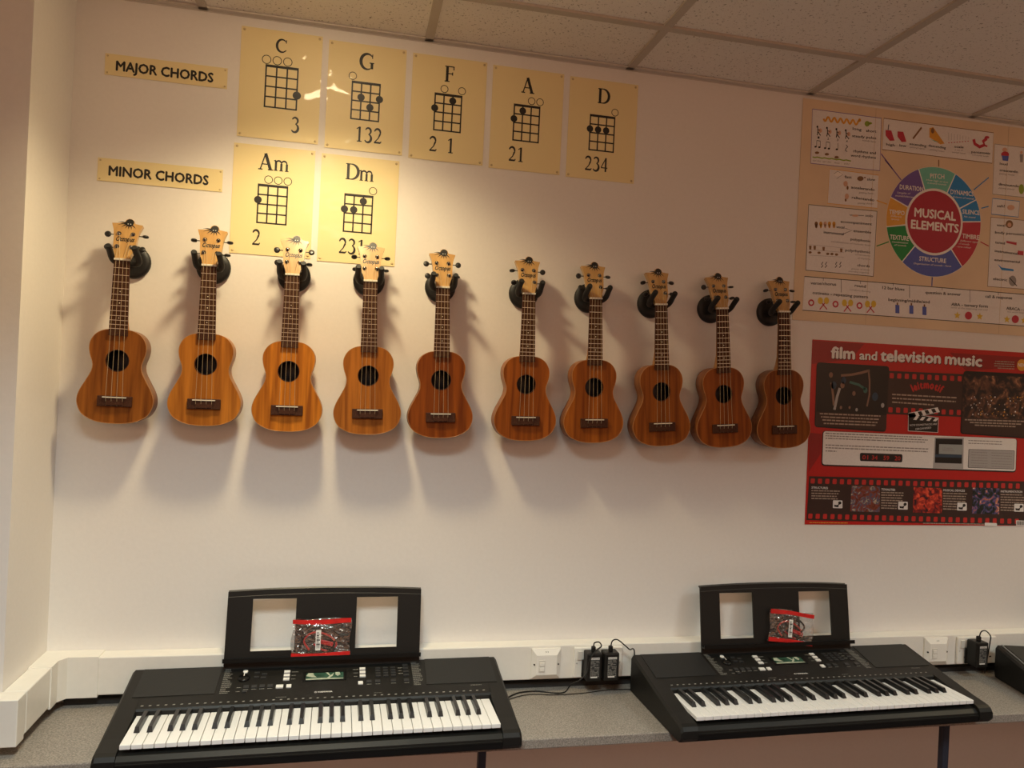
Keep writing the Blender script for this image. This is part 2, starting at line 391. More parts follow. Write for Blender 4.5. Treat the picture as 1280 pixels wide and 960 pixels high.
def socket_single(x, label, two_low):
    s = thing('data_socket', label, 'socket', (x, -TD, .767), group='single data outlets on the trunking')
    p0 = [(-.043, .0), (.043, .0), (.043, .086), (-.043, .086)]; q = [(-.030, .014), (.030, .014), (.030, .070), (-.030, .070)]
    vs = [(a, 0, b) for a, b in p0]+[(a, -.006, b) for a, b in p0]+[(a, -.016, b) for a, b in q]
    fs = [(i, (i+1) % 4, (i+1) % 4+4, i+4) for i in range(4)]+[(i+4, (i+1) % 4+4, (i+1) % 4+8, i+8) for i in range(4)]+[(8, 9, 10, 11)]
    MB().add(vs, fs, M_plate).build('face_plate', M_plate, s)
    m = MB().box((-.023, -.0175, .022), (-.005, -.0155, .056), M_plate2).build('module', M_plate2, s)
    MB().box((-.021, -.0195, .041), (-.0075, -.0165, .050), M_plate).box((-.021, -.0195, .026), (-.0075, -.0165, .036), M_plate).build('shutter', M_plate, m)
    for sx in (-.0355, .0355):
        MB().lathe([(.0, -.0135), (.0025, -.0135), (.0025, -.009), (0, -.009)], 10, M_dark, 'y', Matrix.Translation((sx, 0, .043))).build('screw', M_dark, s)
    v, f, wd = text2d('213', .02)
    k = .005
    MB().add([((a-wd/2)*k, -.0120-c_, .0755+b*k) for a, b, c_ in v], f, M_printk).build('marking', M_printk, s)
    return s
socket_single(1.446, 'white single data socket between the left keyboard and the black adaptors', True)
socket_single(2.752, 'white single data socket between the right keyboard and the single adaptor', False)
def socket_double(x, label):
    s = thing('power_socket', label, 'socket', (x, -TD, .767), group='double power outlets on the trunking')
    MB().box((-.074, -.010, 0), (.074, 0, .087), M_plate, None, .003).build('face_plate', M_plate, s)
    for sx in (-.037, .037):
        MB().box((sx-.028, -.0135, .052), (sx-.012, -.0095, .078), M_plate2, None, .0015).build('rocker_switch', M_plate2, s)
        MB().box((sx-.012, -.0108, .020), (sx-.005, -.0098, .024), M_dark).box((sx+.011, -.0108, .020), (sx+.018, -.0098, .024), M_dark).box((sx+.001, -.0108, .034), (sx+.005, -.0098, .042), M_dark).build('pin_slots', M_dark, s)
    for sx in (-.066, .066):
        MB().lathe([(.0, -.0105), (.0028, -.0105), (.0028, -.009), (0, -.009)], 10, M_plate2, 'y', Matrix.Translation((sx, 0, .043))).build('screw', M_chrome, s)
    return s
socket_double(1.603, 'white double power socket behind the two black adaptors')
socket_double(2.905, 'white double power socket behind the single right-hand adaptor')
def adaptor(x, label, yf=-.104):
    a = thing('power_adaptor', label, 'adaptor', (x, -.0615, .772), group='black plug-in power adaptors')
    d = yf+.0615
    MB().box((-.0225, d, 0), (.0225, -.004, .080), M_black, None, .004).build('housing', M_black, a)
    MB().box((-.026, -.006, -.002), (.020, -.0005, .050), M_black, None, .003).build('plug_flange', M_black, a)
    MB().box((-.006, d*.6-.006, .079), (.006, d*.6+.006, .096), M_black, None, .003).build('strain_relief', M_black, a)
    lb = MB().box((-.0135, d-.0006, .010), (.0155, d+.0002, .070), M_lbl).build('rating_label', M_lbl, a)
    p = MB(); yy = d-.0009
    p.add([(-.012, yy, .063), (.014, yy, .063), (.014, yy, .069), (-.012, yy, .069)], [(0, 1, 2, 3)], M_printw)
    v, f, wd = text2d('YAMAHA', .02); k = .0035
    p.add([(.001+(q-wd/2)*k*1.2, yy-.0002, .0642+b*k) for q, b, c_ in v], f, M_print)
    rr = random.Random(3)
    for i in range(13):
        z = .058-i*.0036; xx = -.012
        while xx < .012:
            ww = rr.uniform(.001, .006)
            if rr.random() < .8: p.add([(xx, yy, z), (min(xx+ww, .014), yy, z), (min(xx+ww, .014), yy, z+.0018), (xx, yy, z+.0018)], [(0, 1, 2, 3)], M_printk)
            xx += ww+.001
    p.add([(-.011, yy, .011), (.009, yy, .011), (.009, yy, .0145), (-.011, yy, .0145)], [(0, 1, 2, 3)], M_printw)
    p.build('label_print', M_printw, lb)
    return a
A1 = adaptor(1.577, 'black power adaptor plugged in nearer the left keyboard, cord looping left')
A2 = adaptor(1.629, 'black power adaptor plugged in nearer the right keyboard, cord to the right')
A3 = adaptor(2.880, 'single black power adaptor beside the far right keyboard', -.108)
def cable(name, pts, label, r=.0019, per=6, par=None):
    o = MB().tube(spline(pts, per), r, 7).build(name, M_black)
    if par: o.parent = par; o.matrix_parent_inverse = Matrix.Translation(-par.location); return o
    return tag(o, label, 'cable')
TT = .73    # table top
cable('power_cord', [(1.577, -.088, .866), (1.578, -.09, .878), (1.590, -.095, .882), (1.596, -.10, .872), (1.580, -.105, .862), (1.560, -.11, .838), (1.552, -.115, .805), (1.530, -.12, .785), (1.507, -.11, .768), (1.495, -.095, .742), (1.47, -.075, TT+.002), (1.42, -.06, TT+.003), (1.37, -.065, TT+.003), (1.335, -.09, TT+.003), (1.31, -.12, TT+.004)], '', par=A1)
cable('power_cord', [(1.629, -.088, .866), (1.632, -.092, .884), (1.645, -.1, .889), (1.668, -.105, .872), (1.685, -.095, .858), (1.702, -.075, .853), (1.712, -.064, .838), (1.714, -.061, .79)], '', par=A2)
cable('power_cord', [(2.880, -.092, .866), (2.882, -.096, .884), (2.895, -.1, .888), (2.912, -.102, .872), (2.924, -.090, .850), (2.932, -.078, .815), (2.934, -.070, .775), (2.934, -.064, TT+.006)], '', par=A3)
cable('loose_cable', [(1.305, -.135, TT+.003), (1.34, -.10, TT+.0025), (1.40, -.078, TT+.0025), (1.47, -.088, TT+.0025), (1.55, -.085, TT+.0025), (1.63, -.07, TT+.0025), (1.71, -.072, TT+.003)], 'thin black cord lying across the table between the keyboards', .0012)

# worktop ---------------------------------------------------------------
t = thing('worktop_table', 'long narrow grey speckled worktop on thin metal legs along the wall', 'table', (1.5, -.17, 0))
def tp(name, a, b, m, bev=0):
    o = MB().box(a, b, m, None, bev).build(name, m, t); o.matrix_parent_inverse = Matrix.Translation(-t.location); return o
tp('table_top', (.1235, -.335, TT-.026), (XR-.05, -.004, TT), M_table, .003)
tag(MB().box((.176, -.028, TT+.0005), (XR-.06, -.0005, TT+.015)).build('trunking_shade_strip', M_rubber_shade), kind='structure')  # dark strip added where the trunking's shade falls
for x in (1.222, 2.565, 3.9):
    tp('leg', (x-.010, -.318, 0), (x+.010, -.298, TT-.0262), M_leg, .002)
    tp('foot_bracket', (x-.02, -.325, TT-.030), (x+.02, -.20, TT-.0262), M_leg)

t = thing('worktop_strip', 'narrow grey speckled worktop strip passing in front of the pier', 'table', (-.9, -.3, 0))
tp('table_top', (XL+.05, -.335, TT-.026), (.1225, -.2515, TT), M_table, .003)
for x in (-1.6, -.15): tp('leg', (x-.010, -.318, 0), (x+.010, -.298, TT-.0262), M_leg, .002)

# ------------------------------------------------------------------ ukuleles
BZ = .4125           # nut height above the lowest point of the body
half = [(0, -.174), (.030, -.1757), (.051, -.186), (.063, -.203), (.0665, -.220), (.0640, -.239), (.0582, -.257), (.0568, -.269), (.0600, -.284), (.0715, -.307), (.083, -.329), (.0892, -.350), (.0868, -.371), (.0745, -.392), (.050, -.406), (.024, -.4115), (0, -.4125)]
hs = spline([(a, b, 0) for a, b in half], 4)
outl = [(p.x, p.y+BZ) for p in hs]+[(-p.x, p.y+BZ) for p in reversed(hs[1:-1])]
HZ, HR, BD = -.253+BZ, .0262, .052
def make_ukulele():
    u = thing('ukulele', 'x', 'ukulele', group='ukuleles hanging in a row on the wall')
    n = len(outl)
    ang = [math.atan2(z-HZ, x) for x, z in outl]
    ring = [(HR*math.cos(a), HZ+HR*math.sin(a)) for a in ang]
    # top plate with the sound hole cut out
    vs = [(x, 0, z) for x, z in outl]+[(x, 0, z) for x, z in ring]+[(x, .0022, z) for x, z in ring]+[(x, .0022, z) for x, z in outl]
    fs = []
    for k in range(3): fs += [(k*n+i, k*n+(i+1) % n, (k+1)*n+(i+1) % n, (k+1)*n+i) for i in range(n)]
    sb = MB().add(vs, fs, M_mahog).build('soundboard', M_mahog, u)
    # sides and back, slightly arched
    vs = []; secs = [(1, .0005), (1, .012), (1, BD-.006), (.985, BD-.001), (.93, BD+.001), (.5, BD+.003)]
    for sc, y in secs:
        vs += [(x*sc, y, (z-.17)*sc+.17) for x, z in outl]
    fs = []
    for k in range(len(secs)-1): fs += [(k*n+i, k*n+(i+1) % n, (k+1)*n+(i+1) % n, (k+1)*n+i) for i in range(n)]
    mb = MB().add(vs, fs, M_side, True); o = (len(secs)-1)*n
    mb.add(vs[o:], [tuple(range(n))], M_side); mb.build('body', M_side, u)
    MB().lathe([(.0001, .046), (.048, .046), (.048, .047), (.0001, .047)], 24, None, 'y', Matrix.Translation((0, 0, HZ))).build('hole_shade_disc', mat('hole_shade', (.022, .021, .026), .5), u)  # dark disc added as the shade inside the hollow body
    bt = MB().tube([(x*.997, .0004, (z-.17)*.997+.17) for x, z in outl]+[(outl[0][0], .0004, outl[0][1])], .0008, 5); bt.build('binding', M_bind, u)
    rs = MB(); R2 = [(HR*1.0, -.0003), (HR*1.06, -.0006), (HR*1.06, .0005)]
    rs.lathe([(HR*1.001, .0004), (HR*1.001, -.0004), (HR*1.07, -.0004), (HR*1.07, .0004), (HR*1.001, .0004)][:5], 40, M_rose, 'y', Matrix.Translation((0, 0, HZ)))
    rs.f = rs.f[:-2]; rs.m = rs.m[:-2]
    rs.build('rosette', M_rose, u)
    # neck
    def sec(z, w, y0, d, k=8):
        return [(-w/2+w*i/k, y0 + d*math.sqrt(max(0, 1-(2*i/k-1)**2))**.8, z) for i in range(k+1)]
    S = [sec(BZ+.012, .034, .002, .014), sec(BZ-.006, .035, -.002, .018), sec(BZ-.08, .039, -.002, .019), sec(BZ-.135, .042, -.002, .022), sec(BZ-.158, .043, -.002, .034), sec(BZ-.1745, .044, -.002, .046)]
    vs = [p for s_ in S for p in s_]; k = 9; fs = []
    for i in range(len(S)-1):
        fs += [(i*k+j, i*k+j+1, (i+1)*k+j+1, (i+1)*k+j) for j in range(k-1)]+[(i*k+k-1, i*k, (i+1)*k, (i+1)*k+k-1)]
    MB().add(vs, fs, M_neck, True).add(S[0], [tuple(range(k))]).build('neck', M_neck, u)
    FY = -.0065
    vs = [(-.018, FY, BZ), (.018, FY, BZ), (.022, FY, BZ-.190), (-.022, FY, BZ-.190)]
    fb = MB().add(vs+[(a, -.0005, c) for a, b, c in vs], [(0, 1, 2, 3), (4, 7, 6, 5), (0, 4, 5, 1), (1, 5, 6, 2), (2, 6, 7, 3), (3, 7, 4, 0)], M_rose).build('fingerboard', M_rose, u)
    fr = MB(); dots = MB()
    def hw(d): return .018+.004*d/.19
    fpos = [.345*(1-2**(-i/12)) for i in range(0, 13)]
    for i in range(1, 13):
        z = BZ-fpos[i]; h_ = hw(fpos[i]); fr.box((-h_, FY-.0011, z-.0006), (h_, FY+.0005, z+.0006))
    tag(fr.build('frets', M_fret, fb), kind='stuff')
    for i in (5, 7, 10):
        z = BZ-(fpos[i]+fpos[i-1])/2; dots.lathe([(0, FY-.0003), (.0014, FY-.0003), (.0014, FY+.0002), (0, FY+.0002)], 10, M_bone, 'y', Matrix.Translation((0, 0, z)))
    tag(dots.build('position_dots', M_bone, fb), kind='stuff')
    MB().box((-.0182, FY-.0030, BZ-.0005), (.0182, .001, BZ+.0045), None, None, .0008).build('nut', M_bone, u)
    # headstock, tilted back
    T = Matrix.Translation((0, -.0045, BZ+.004)) @ Matrix.Rotation(math.radians(-18), 4, 'X')
    ol = [(.0172, 0), (.0188, .010), (.0240, .024), (.0262, .040), (.0280, .064), (.0305, .080), (.0365, .0975), (.0290, .0985), (.0170, .1005), (.0145, .1085), (.0085, .1130), (.0015, .1135), (-.0045, .1095), (-.0075, .1025), (-.020, .0995), (-.0365, .0985), (-.0305, .080), (-.0280, .064), (-.0262, .040), (-.0240, .024), (-.0188, .010), (-.0172, 0)]
    hd = MB().prism(ol, 0, .0125, M_maple, T).build('headstock', M_maple, u)
    em = MB(); yy = -.0003
    em.add([T @ Vector((.005+.0098*math.cos(a), yy, .1025+.0100*math.sin(a))) for a in [2*PI*i/24 for i in range(24)]], [tuple(range(24))], M_print)
    for a, ln in ((176, .024), (192, .024), (212, .017), (238, .012), (264, .011), (292, .012), (320, .015)):
        ca, sa = math.cos(math.radians(a)), math.sin(math.radians(a)); px, pz = -sa, ca
        bx, bz = .005+.006*ca, .1005+.006*sa
        em.add([T @ Vector(q) for q in ((bx+px*.002, yy, bz+pz*.002), (bx-px*.002, yy, bz-pz*.002), (bx+ca*ln*.55-px*.0012, yy, bz+sa*ln*.55-pz*.0012+.001), (bx+ca*ln, yy, bz+sa*ln-.0012), (bx+ca*ln*.55+px*.0012, yy, bz+sa*ln*.55+pz*.0012+.001))], [(0, 1, 2, 3, 4)], M_print)
    for ex in (.0015, .0075):
        em.add([T @ Vector((ex+.0013*math.cos(a), yy-.0002, .0985+.0013*math.sin(a))) for a in [2*PI*i/10 for i in range(10)]], [tuple(range(10))], M_printw)
    em.build('octopus_emblem', M_print, hd)
    v, f, wd = text2d('Octopus', .055, .35); k = .043/wd
    MB().add([T @ Vector((-.0210+a*k, -.0003-c_, .0490+b*.0125)) for a, b, c_ in v], f, M_print).build('lettering', M_print, hd)
    knob = MB().lathe([(.0012, -.004), (.0012, .006), (.0030, .0065), (.0030, .008)], 8, None, 'x')
    kb_ = knob
    # button: thin rounded disc on a shaft that points along +x
    bt = MB().tube([(-.010, 0, 0), (.006, 0, 0)], .0013, 6)
    disc = [(.0001, .0028), (.0052, .0030), (.0078, .0017), (.0078, -.0017), (.0052, -.0030), (.0001, -.0028)]
    bt.lathe(disc, 14, None, 'z', Matrix.Translation((.0125, 0, 0)))
    bme = bt.mesh('tuning_button', M_peg)
    pme = MB().lathe([(.0056, .001), (.0056, -.0008), (.0032, -.0014), (.0030, -.006), (.0018, -.0066), (0.0001, -.0067)], 12, M_chrome, 'y').mesh('tuning_peg', M_chrome)
    pegs = [(-.0165, .0700), (.0165, .0700), (-.0165, .0335), (.0165, .0335)]
    for i, (x, z) in enumerate(pegs):
        q = T @ Vector((x, 0, z)); pg = obj('tuning_peg', pme, u, q, (math.radians(-18), 0, 0))
        sg = 1 if x > 0 else -1
        edge = .028 if z > .05 else .0245
        b = obj('tuning_button', bme, pg, ((edge+.004)*sg-x, .008, 0), (0, 0 if sg > 0 else PI, 0)); b['spin'] = i
    # bridge, saddle, strings
    MB().box((-.0405, -.007, BZ-.369), (.0405, -.0002, BZ-.3425), None, None, .0015).box((-.021, -.0095, BZ-.366), (.021, -.005, BZ-.3475), None, None, .001).build('bridge', M_rose, u)
    MB().box((-.0275, -.0115, BZ-.347), (.0275, -.005, BZ-.3445)).build('saddle', M_bone, u)
    for i, (xn, xs) in enumerate(((-.0125, -.0195), (-.0042, -.0065), (.0042, .0065), (.0125, .0195))):
        px, pz = pegs[{0: 2, 1: 0, 2: 1, 3: 3}[i]]
        q = T @ Vector((px*.85, -.004, pz))
        MB().tube([q, (xn, FY-.0034, BZ+.0035), (xn, FY-.0032, BZ-.001), (xs, -.0122, BZ-.3455), (xs, -.0098, BZ-.352), (xs*1.0, -.0075, BZ-.367)], .00042, 5).build('string', M_str, u)
    return u
uke0 = make_ukulele()
UK = [  # nut x, nut z, sway of the saddle to the right, tint (last three darkened for dimmer light), label
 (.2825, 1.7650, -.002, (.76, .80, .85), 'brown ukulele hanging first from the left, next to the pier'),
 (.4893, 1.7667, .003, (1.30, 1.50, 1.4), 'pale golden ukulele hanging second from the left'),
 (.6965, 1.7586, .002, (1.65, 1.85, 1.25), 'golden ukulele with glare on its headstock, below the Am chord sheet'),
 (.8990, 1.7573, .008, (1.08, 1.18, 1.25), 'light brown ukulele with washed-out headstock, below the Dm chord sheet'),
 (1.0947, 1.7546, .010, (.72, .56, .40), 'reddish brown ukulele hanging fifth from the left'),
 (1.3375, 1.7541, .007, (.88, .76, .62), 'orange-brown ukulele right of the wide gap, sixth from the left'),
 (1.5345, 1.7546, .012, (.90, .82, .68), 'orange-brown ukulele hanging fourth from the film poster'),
 (1.7345, 1.7510, .021, (.80, .74, .68), 'brown ukulele, tint shaded darker, hanging third from the film poster'),
 (1.9285, 1.7525, .027, (.76, .64, .58), 'brown ukulele, tint shaded darker, hanging second from the film poster'),
 (2.1320, 1.7564, .020, (.64, .58, .55), 'brown ukulele, tint shaded darker, overlapping the edge of the red film poster'),
]
DISC = [(.2863, 1.7727), (.486, 1.7736), (.6947, 1.7658), (.8958, 1.7686), (1.0955, 1.7653), (1.3394, 1.7644), (1.5373, 1.7653), (1.7352, 1.7622), (1.931, 1.7595), (2.1309, 1.7628)]
SPIN = [[90, 10, 40, 80], [0, 5, 0, 10], [85, 80, 80, 0], [15, 0, 10, 10], [90, 90, 85, 20], [0, 90, 30, 0], [80, 50, 90, 30], [10, 60, 30, 60], [85, 20, 60, 0], [0, 40, 30, 20]]
UY = -.0815
wherelab = ['first from the left beside the pier', 'second from the left', 'below the Am chord sheet', 'below the Dm chord sheet', 'fifth from the left', 'right of the wide gap, sixth from the left', 'fourth from the film poster', 'third from the film poster', 'second from the film poster', 'nearest the red film poster']
def make_hanger():
    h = thing('wall_hanger', 'x', 'hanger', group='black wall hangers holding the ukuleles')
    MB().lathe([(.0435, -.0003), (.0435, -.008), (.041, -.0115), (.030, -.0135), (.012, -.014), (.0005, -.014)], 36, None, 'y').build('base_disc', M_hang, h)
    MB().tube([(0, -.010, 0), (0, -.030, -.002), (0, -.050, -.008)], [.014, .0105, .0115], 12).build('stem', M_hang, h)
    for s in (-1, 1):
        pts = spline([(0, -.050, -.009), (s*.014, -.0505, -.011), (s*.0265, -.057, -.009), (s*.0315, -.072, -.001), (s*.0305, -.094, .013), (s*.0300, -.112, .024)], 5)
        n = len(pts); MB().tube(pts, [.0078]*(n-2)+[.0078, .0065], 10).build('arm', M_foam, h)
    return h
hang0 = make_hanger()
for i, (x, z, dx, tint, lab) in enumerate(UK):
    u = uke0 if i == 0 else copy_tree(uke0)
    th = math.asin(-dx/.345)
    u.rotation_euler = (0, th, 0)
    u.location = (x - BZ*math.sin(th), UY, z+ZO-BZ*math.cos(th))
    tag(u, lab)
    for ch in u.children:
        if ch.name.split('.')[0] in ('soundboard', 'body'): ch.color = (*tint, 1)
        for g in ch.children:
            if g.name.startswith('tuning_button'): g.rotation_euler[0] = math.radians(SPIN[i][int(g['spin'])])
    h = hang0 if i == 0 else copy_tree(hang0)
    h.location = (DISC[i][0], 0, DISC[i][1]+ZO)
    tag(h, 'black wall hanger behind the ukulele '+wherelab[i])

# ------------------------------------------------------------------ chord sheets
class Art:
    """flat print on a sheet standing at y = y0, stacked in thin layers towards the room"""
    def __init__(s, y0, step=.00016): s.mb = MB(); s.y0 = y0; s.st = step
    def poly(s, pts, m, lay=1): s.mb.add([(x, s.y0-s.st*lay, z) for x, z in pts], [tuple(range(len(pts)))], m)
    def rect(s, x0, z0, x1, z1, m, lay=1): s.poly([(x0, z0), (x1, z0), (x1, z1), (x0, z1)], m, lay)
    def disc(s, x, z, r, m, lay=1, n=24, sx=1): s.poly([(x+sx*r*math.cos(2*PI*i/n), z+r*math.sin(2*PI*i/n)) for i in range(n)], m, lay)
    def ring(s, x, z, r, w, m, lay=1, n=28):
        s.stroke([(x+r*math.cos(2*PI*i/n), z+r*math.sin(2*PI*i/n)) for i in range(n+1)], w, m, lay)
    def stroke(s, pts, w, m, lay=1):
        P = [Vector((a, b)) for a, b in pts]; n = len(P); L = []; R = []
        ws = w if isinstance(w, (list, tuple)) else [w]*n
        for i, p in enumerate(P):
            a, b = P[max(i-1, 0)], P[min(i+1, n-1)]
            if (P[0]-P[-1]).length < 1e-6:
                if i == 0: a = P[-2]
                if i == n-1: b = P[1]
            t = (b-a).normalized(); nn = Vector((-t.y, t.x))*ws[i]/2; L.append(p+nn); R.append(p-nn)
        vs = [(q.x, s.y0-s.st*lay, q.y) for q in L+R]
        s.mb.add(vs, [(i, i+1, n+i+1, n+i) for i in range(n-1)], m)
    def text(s, t, a, b, h, m, lay=2, bold=0., shear=0.):
        """t from baseline point a to baseline point b (x,z), cap height h"""
        v, f, wd = text2d(t, bold, shear, 2)
        a = Vector(a); b = Vector(b); d = (b-a)/wd; up_ = Vector((-d.y, d.x)).normalized()*h
        s.mb.add([((a+d*x+up_*y).x, s.y0-s.st*lay-q, (a+d*x+up_*y).y) for x, y, q in v], f, m)
    def lines(s, a, b, h, m, lay=2, rnd=None):
        """a row of print too small to read, as word-long dashes"""
        rnd = rnd or random; a = Vector(a); b = Vector(b); L = (b-a).length; d = (b-a)/L; q = 0; nn = Vector((-d.y, d.x))*h
        while q < L:
            w_ = min(rnd.uniform(1.2, 5)*h, L-q)
            p = a+d*q; e = a+d*(q+w_); s.poly([tuple(p), tuple(e), tuple(e+nn), tuple(p+nn)], m, lay); q += w_+h*.6
    def build(s, name, parent): return s.mb.build(name, None, parent)

# serif letters as strokes on a cap height of 1: (glyph, advance)
def arc(cx, cz, rx, rz, a0, a1, n=20): return [(cx+rx*math.cos(math.radians(a0+(a1-a0)*i/n)), cz+rz*math.sin(math.radians(a0+(a1-a0)*i/n))) for i in range(n+1)]
def wv(n, a, b, f=lambda t: math.sin(PI*t)): return [a+(b-a)*f(i/n) for i in range(n+1)]
def glyph(c):
    k, n = .15, .055
    if c == 'C': return [(arc(.46, .5, .40, .48, 42, 318, 30), wv(30, .05, .15)), ([(.78, .98), (.78, .72)], n*.9), ([(.78, .20), (.72, .10)], n)], .86
    if c == 'G': return [(arc(.48, .5, .42, .48, 45, 300, 30), wv(30, .05, .16)), ([(.80, .98), (.80, .72)], n*.9), ([(.78, .42), (.78, .06)], .13), ([(.62, .43), (.92, .43)], n), ([(.69, .085), (.84, .12)], n)], .95
    if c == 'F': return [([(.20, 0), (.20, 1)], .14), ([(.04, .02), (.38, .02)], n), ([(.04, .97), (.66, .97)], n), ([(.64, .99), (.64, .76)], n), ([(.2, .52), (.56, .52)], n), ([(.56, .62), (.56, .42)], n)], .72
    if c == 'A': return [([(.13, .02), (.42, .98)], .06), ([(.42, 1.0), (.76, .02)], .15), ([(.24, .34), (.62, .34)], n), ([(0, .02), (.27, .02)], n), ([(.60, .02), (.93, .02)], n)], .94
    if c == 'D': return [([(.19, 0), (.19, 1)], .14), ([(.03, .03), (.42, .03)], n), ([(.03, .97), (.42, .97)], n), (arc(.38, .5, .46, .47, 90, -90, 24), wv(24, .055, .15))], .90
    if c == 'm':
        g = [([(.14, 0), (.14, .62)], .11), ([(.02, .60), (.14, .64)], n)]
        for x in (.14, .48): g += [(arc(x+.17, .44, .17, .18, 170, 0, 12), wv(12, .05, .09)), ([(x+.34, .45), (x+.34, 0)], .11)]
        for x in (.14, .48, .82): g += [([(x-.12, .02), (x+.12, .02)], .04)]
        return g, 1.0
    if c == '1': return [([(.28, 0), (.28, 1)], .11), ([(.06, .84), (.28, .97)], n), ([(.10, .02), (.46, .02)], n)], .54
    if c == '2': return [(arc(.27, .72, .22, .25, 165, -20, 16), wv(16, .06, .12)), ([(.475, .64), (.34, .34), (.06, .05)], [.10, .06, .05]), ([(.04, .05), (.52, .05)], .10), ([(.52, .04), (.57, .16)], n)], .60
    if c == '3': return [(arc(.24, .76, .20, .21, 160, -75, 16), wv(16, .055, .11)), (arc(.23, .28, .25, .27, 80, -150, 20), wv(20, .055, .13))], .56
    if c == '4': return [([(.40, 0), (.40, 1)], .10), ([(.40, .98), (.02, .30)], n), ([(.0, .28), (.56, .28)], .06)], .60
def serif(art, s, cx, z0, h, m, lay=2, squeeze=1, left=None):
    gs = [glyph(c) for c in s]; W = sum(g[1] for g in gs)*h*squeeze; x = cx-W/2 if left is None else left
    for g, adv in gs:
        for pts, w_ in g:
            ww = [q*h*1.2 for q in w_] if isinstance(w_, list) else w_*h*1.2
            art.stroke([(x+a*h*squeeze, z0+b*h) for a, b in pts], ww, m, lay)
        x += adv*h*squeeze
def sheet_mesh(x, z, wd, hg, curl, name):
    """thin laminated sheet, corners on the wall, edges lifting a little"""
    nx, nz = 10, 14; vs = []; fs = []
    rr = random.Random(int(x*1000)); ph = rr.uniform(0, 6)
    for j in range(nz+1):
        for i in range(nx+1):
            a, b = i/nx, j/nz
            off = .0012+curl*(math.sin(PI*a)**2*(.3+.7*abs(2*b-1)**2)+.25*math.sin(PI*b)*(1+math.sin(5*a+ph))*.5)
            vs.append((x+wd*a, -off, z-hg*b))
    fs = [(j*(nx+1)+i, j*(nx+1)+i+1, (j+1)*(nx+1)+i+1, (j+1)*(nx+1)+i) for j in range(nz) for i in range(nx)]
    return MB().add(vs, fs, M_sheet, True)
def flat_sheet(x0, z1, x1, z0, name, m, th=.0008):
    return MB().box((x0, -th-.0006, z0), (x1, -.0006, z1), m).build(name, m)
CH = [('C', .5279, 2.4306, [1, 2, 3], [(4, 3)], {4: '3'}), ('G', .7577, 2.4252, [1], [(2, 2), (4, 2), (3, 3)], {2: '1', 3: '3', 4: '2'}),
      ('F', .9883, 2.4211, [2, 4], [(1, 2), (3, 1)], {1: '2', 3: '1'}), ('A', 1.2187, 2.4180, [3, 4], [(1, 2), (2, 1)], {1: '2', 2: '1'}),
      ('D', 1.4499, 2.4156, [4], [(1, 2), (2, 2), (3, 2)], {1: '2', 2: '3', 3: '4'}),
      ('Am', .5225, 2.1150, [2, 3, 4], [(1, 2)], {1: '2'}), ('Dm', .7520, 2.1115, [4], [(1, 2), (2, 2), (3, 1)], {1: '2', 2: '3', 3: '1'})]
M_blu = mat('putty', (.60, .46, .24), .6)
for nm, x, z, opn, dots, fing in CH:
    z += ZO; big = 1.1 if nm == 'C' else 1.0
    sh = flat_sheet(x, z, x+.2125, z-.297, 'chord_sheet', M_sheet)
    tag(sh, 'laminated cream sheet with the ukulele chord diagram %s' % nm, 'chord sheet', 'laminated chord sheets on the wall')
    a = Art(-.0014)
    gx0, gx1 = x+.0677, x+.0677+.0755*big; gz1, gz0 = z-.1075+(.009 if big > 1 else 0), z-.2095
    st = (gx1-gx0)/3; rw = (gz1-gz0)/4
    for i in range(4): a.rect(gx0+i*st-.0020, gz0-.0020, gx0+i*st+.0020, gz1, M_print)
    for j in range(5):
        hh = .0020; zz = gz0+rw*j
        if j == 4: a.rect(gx0-.0020, zz-.0034, gx1+.0020, zz+.0036, M_print)
        else: a.rect(gx0-.0016, zz-hh, gx1+.0016, zz+hh, M_print)
    for s_ in opn: a.ring(gx0+(s_-1)*st, gz1+.0165, .0102*big, .0020, M_print)
    for s_, f_ in dots: a.disc(gx0+(s_-1)*st, gz1-rw*(f_-.42), .0100*big, M_print, 2)
    serif(a, nm, x+.1055, z-.069+(.011 if nm == 'C' else 0)+(.004 if 'm' in nm else 0), .0445*(.8 if nm == 'C' else 1), M_print, 2, .95)
    for s_, d_ in fing.items():
        g_, adv = glyph(d_); serif(a, d_, gx0+(s_-1)*st, z-.2708, .0415, M_print, 2, .88)
    a.build('chord_print', sh)
    for sx in (.008, .2045):
        for sz in (.008, .289): MB().lathe([(.0001, -.00165), (.0035, -.00165), (.0035, -.0014), (.0001, -.0014)], 10, M_blu, 'y', Matrix.Translation((x+sx, 0, z-sz))).build('corner_tack', M_blu, sh)
for nm, x, z1, wd, hg, slope in (('MAJOR CHORDS', .1955, 2.311, .302, .0555, -.004), ('MINOR CHORDS', .1895, 2.0385, .308, .0600, -.006)):
    z1 += ZO
    sh = flat_sheet(x, z1, x+wd, z1-hg, 'heading_strip', M_sheet)
    tag(sh, 'laminated cream strip reading %s' % nm, 'sign', 'laminated heading strips')
    a = Art(-.0014)
    mid = x+wd/2
    a.text(nm, (x+.0275, z1-hg*.5-.0135), (x+wd-.036, z1-hg*.5-.0145), .0245, M_print, 2, .05)
    a.build('lettering', sh)
    for sx in (.006, wd-.006):
        for sz in (.006, hg-.006): MB().lathe([(.0001, -.00165), (.0025, -.00165), (.0025, -.0014), (.0001, -.0014)], 8, M_blu, 'y', Matrix.Translation((x+sx, 0, z1-sz))).build('corner_tack', M_blu, sh)

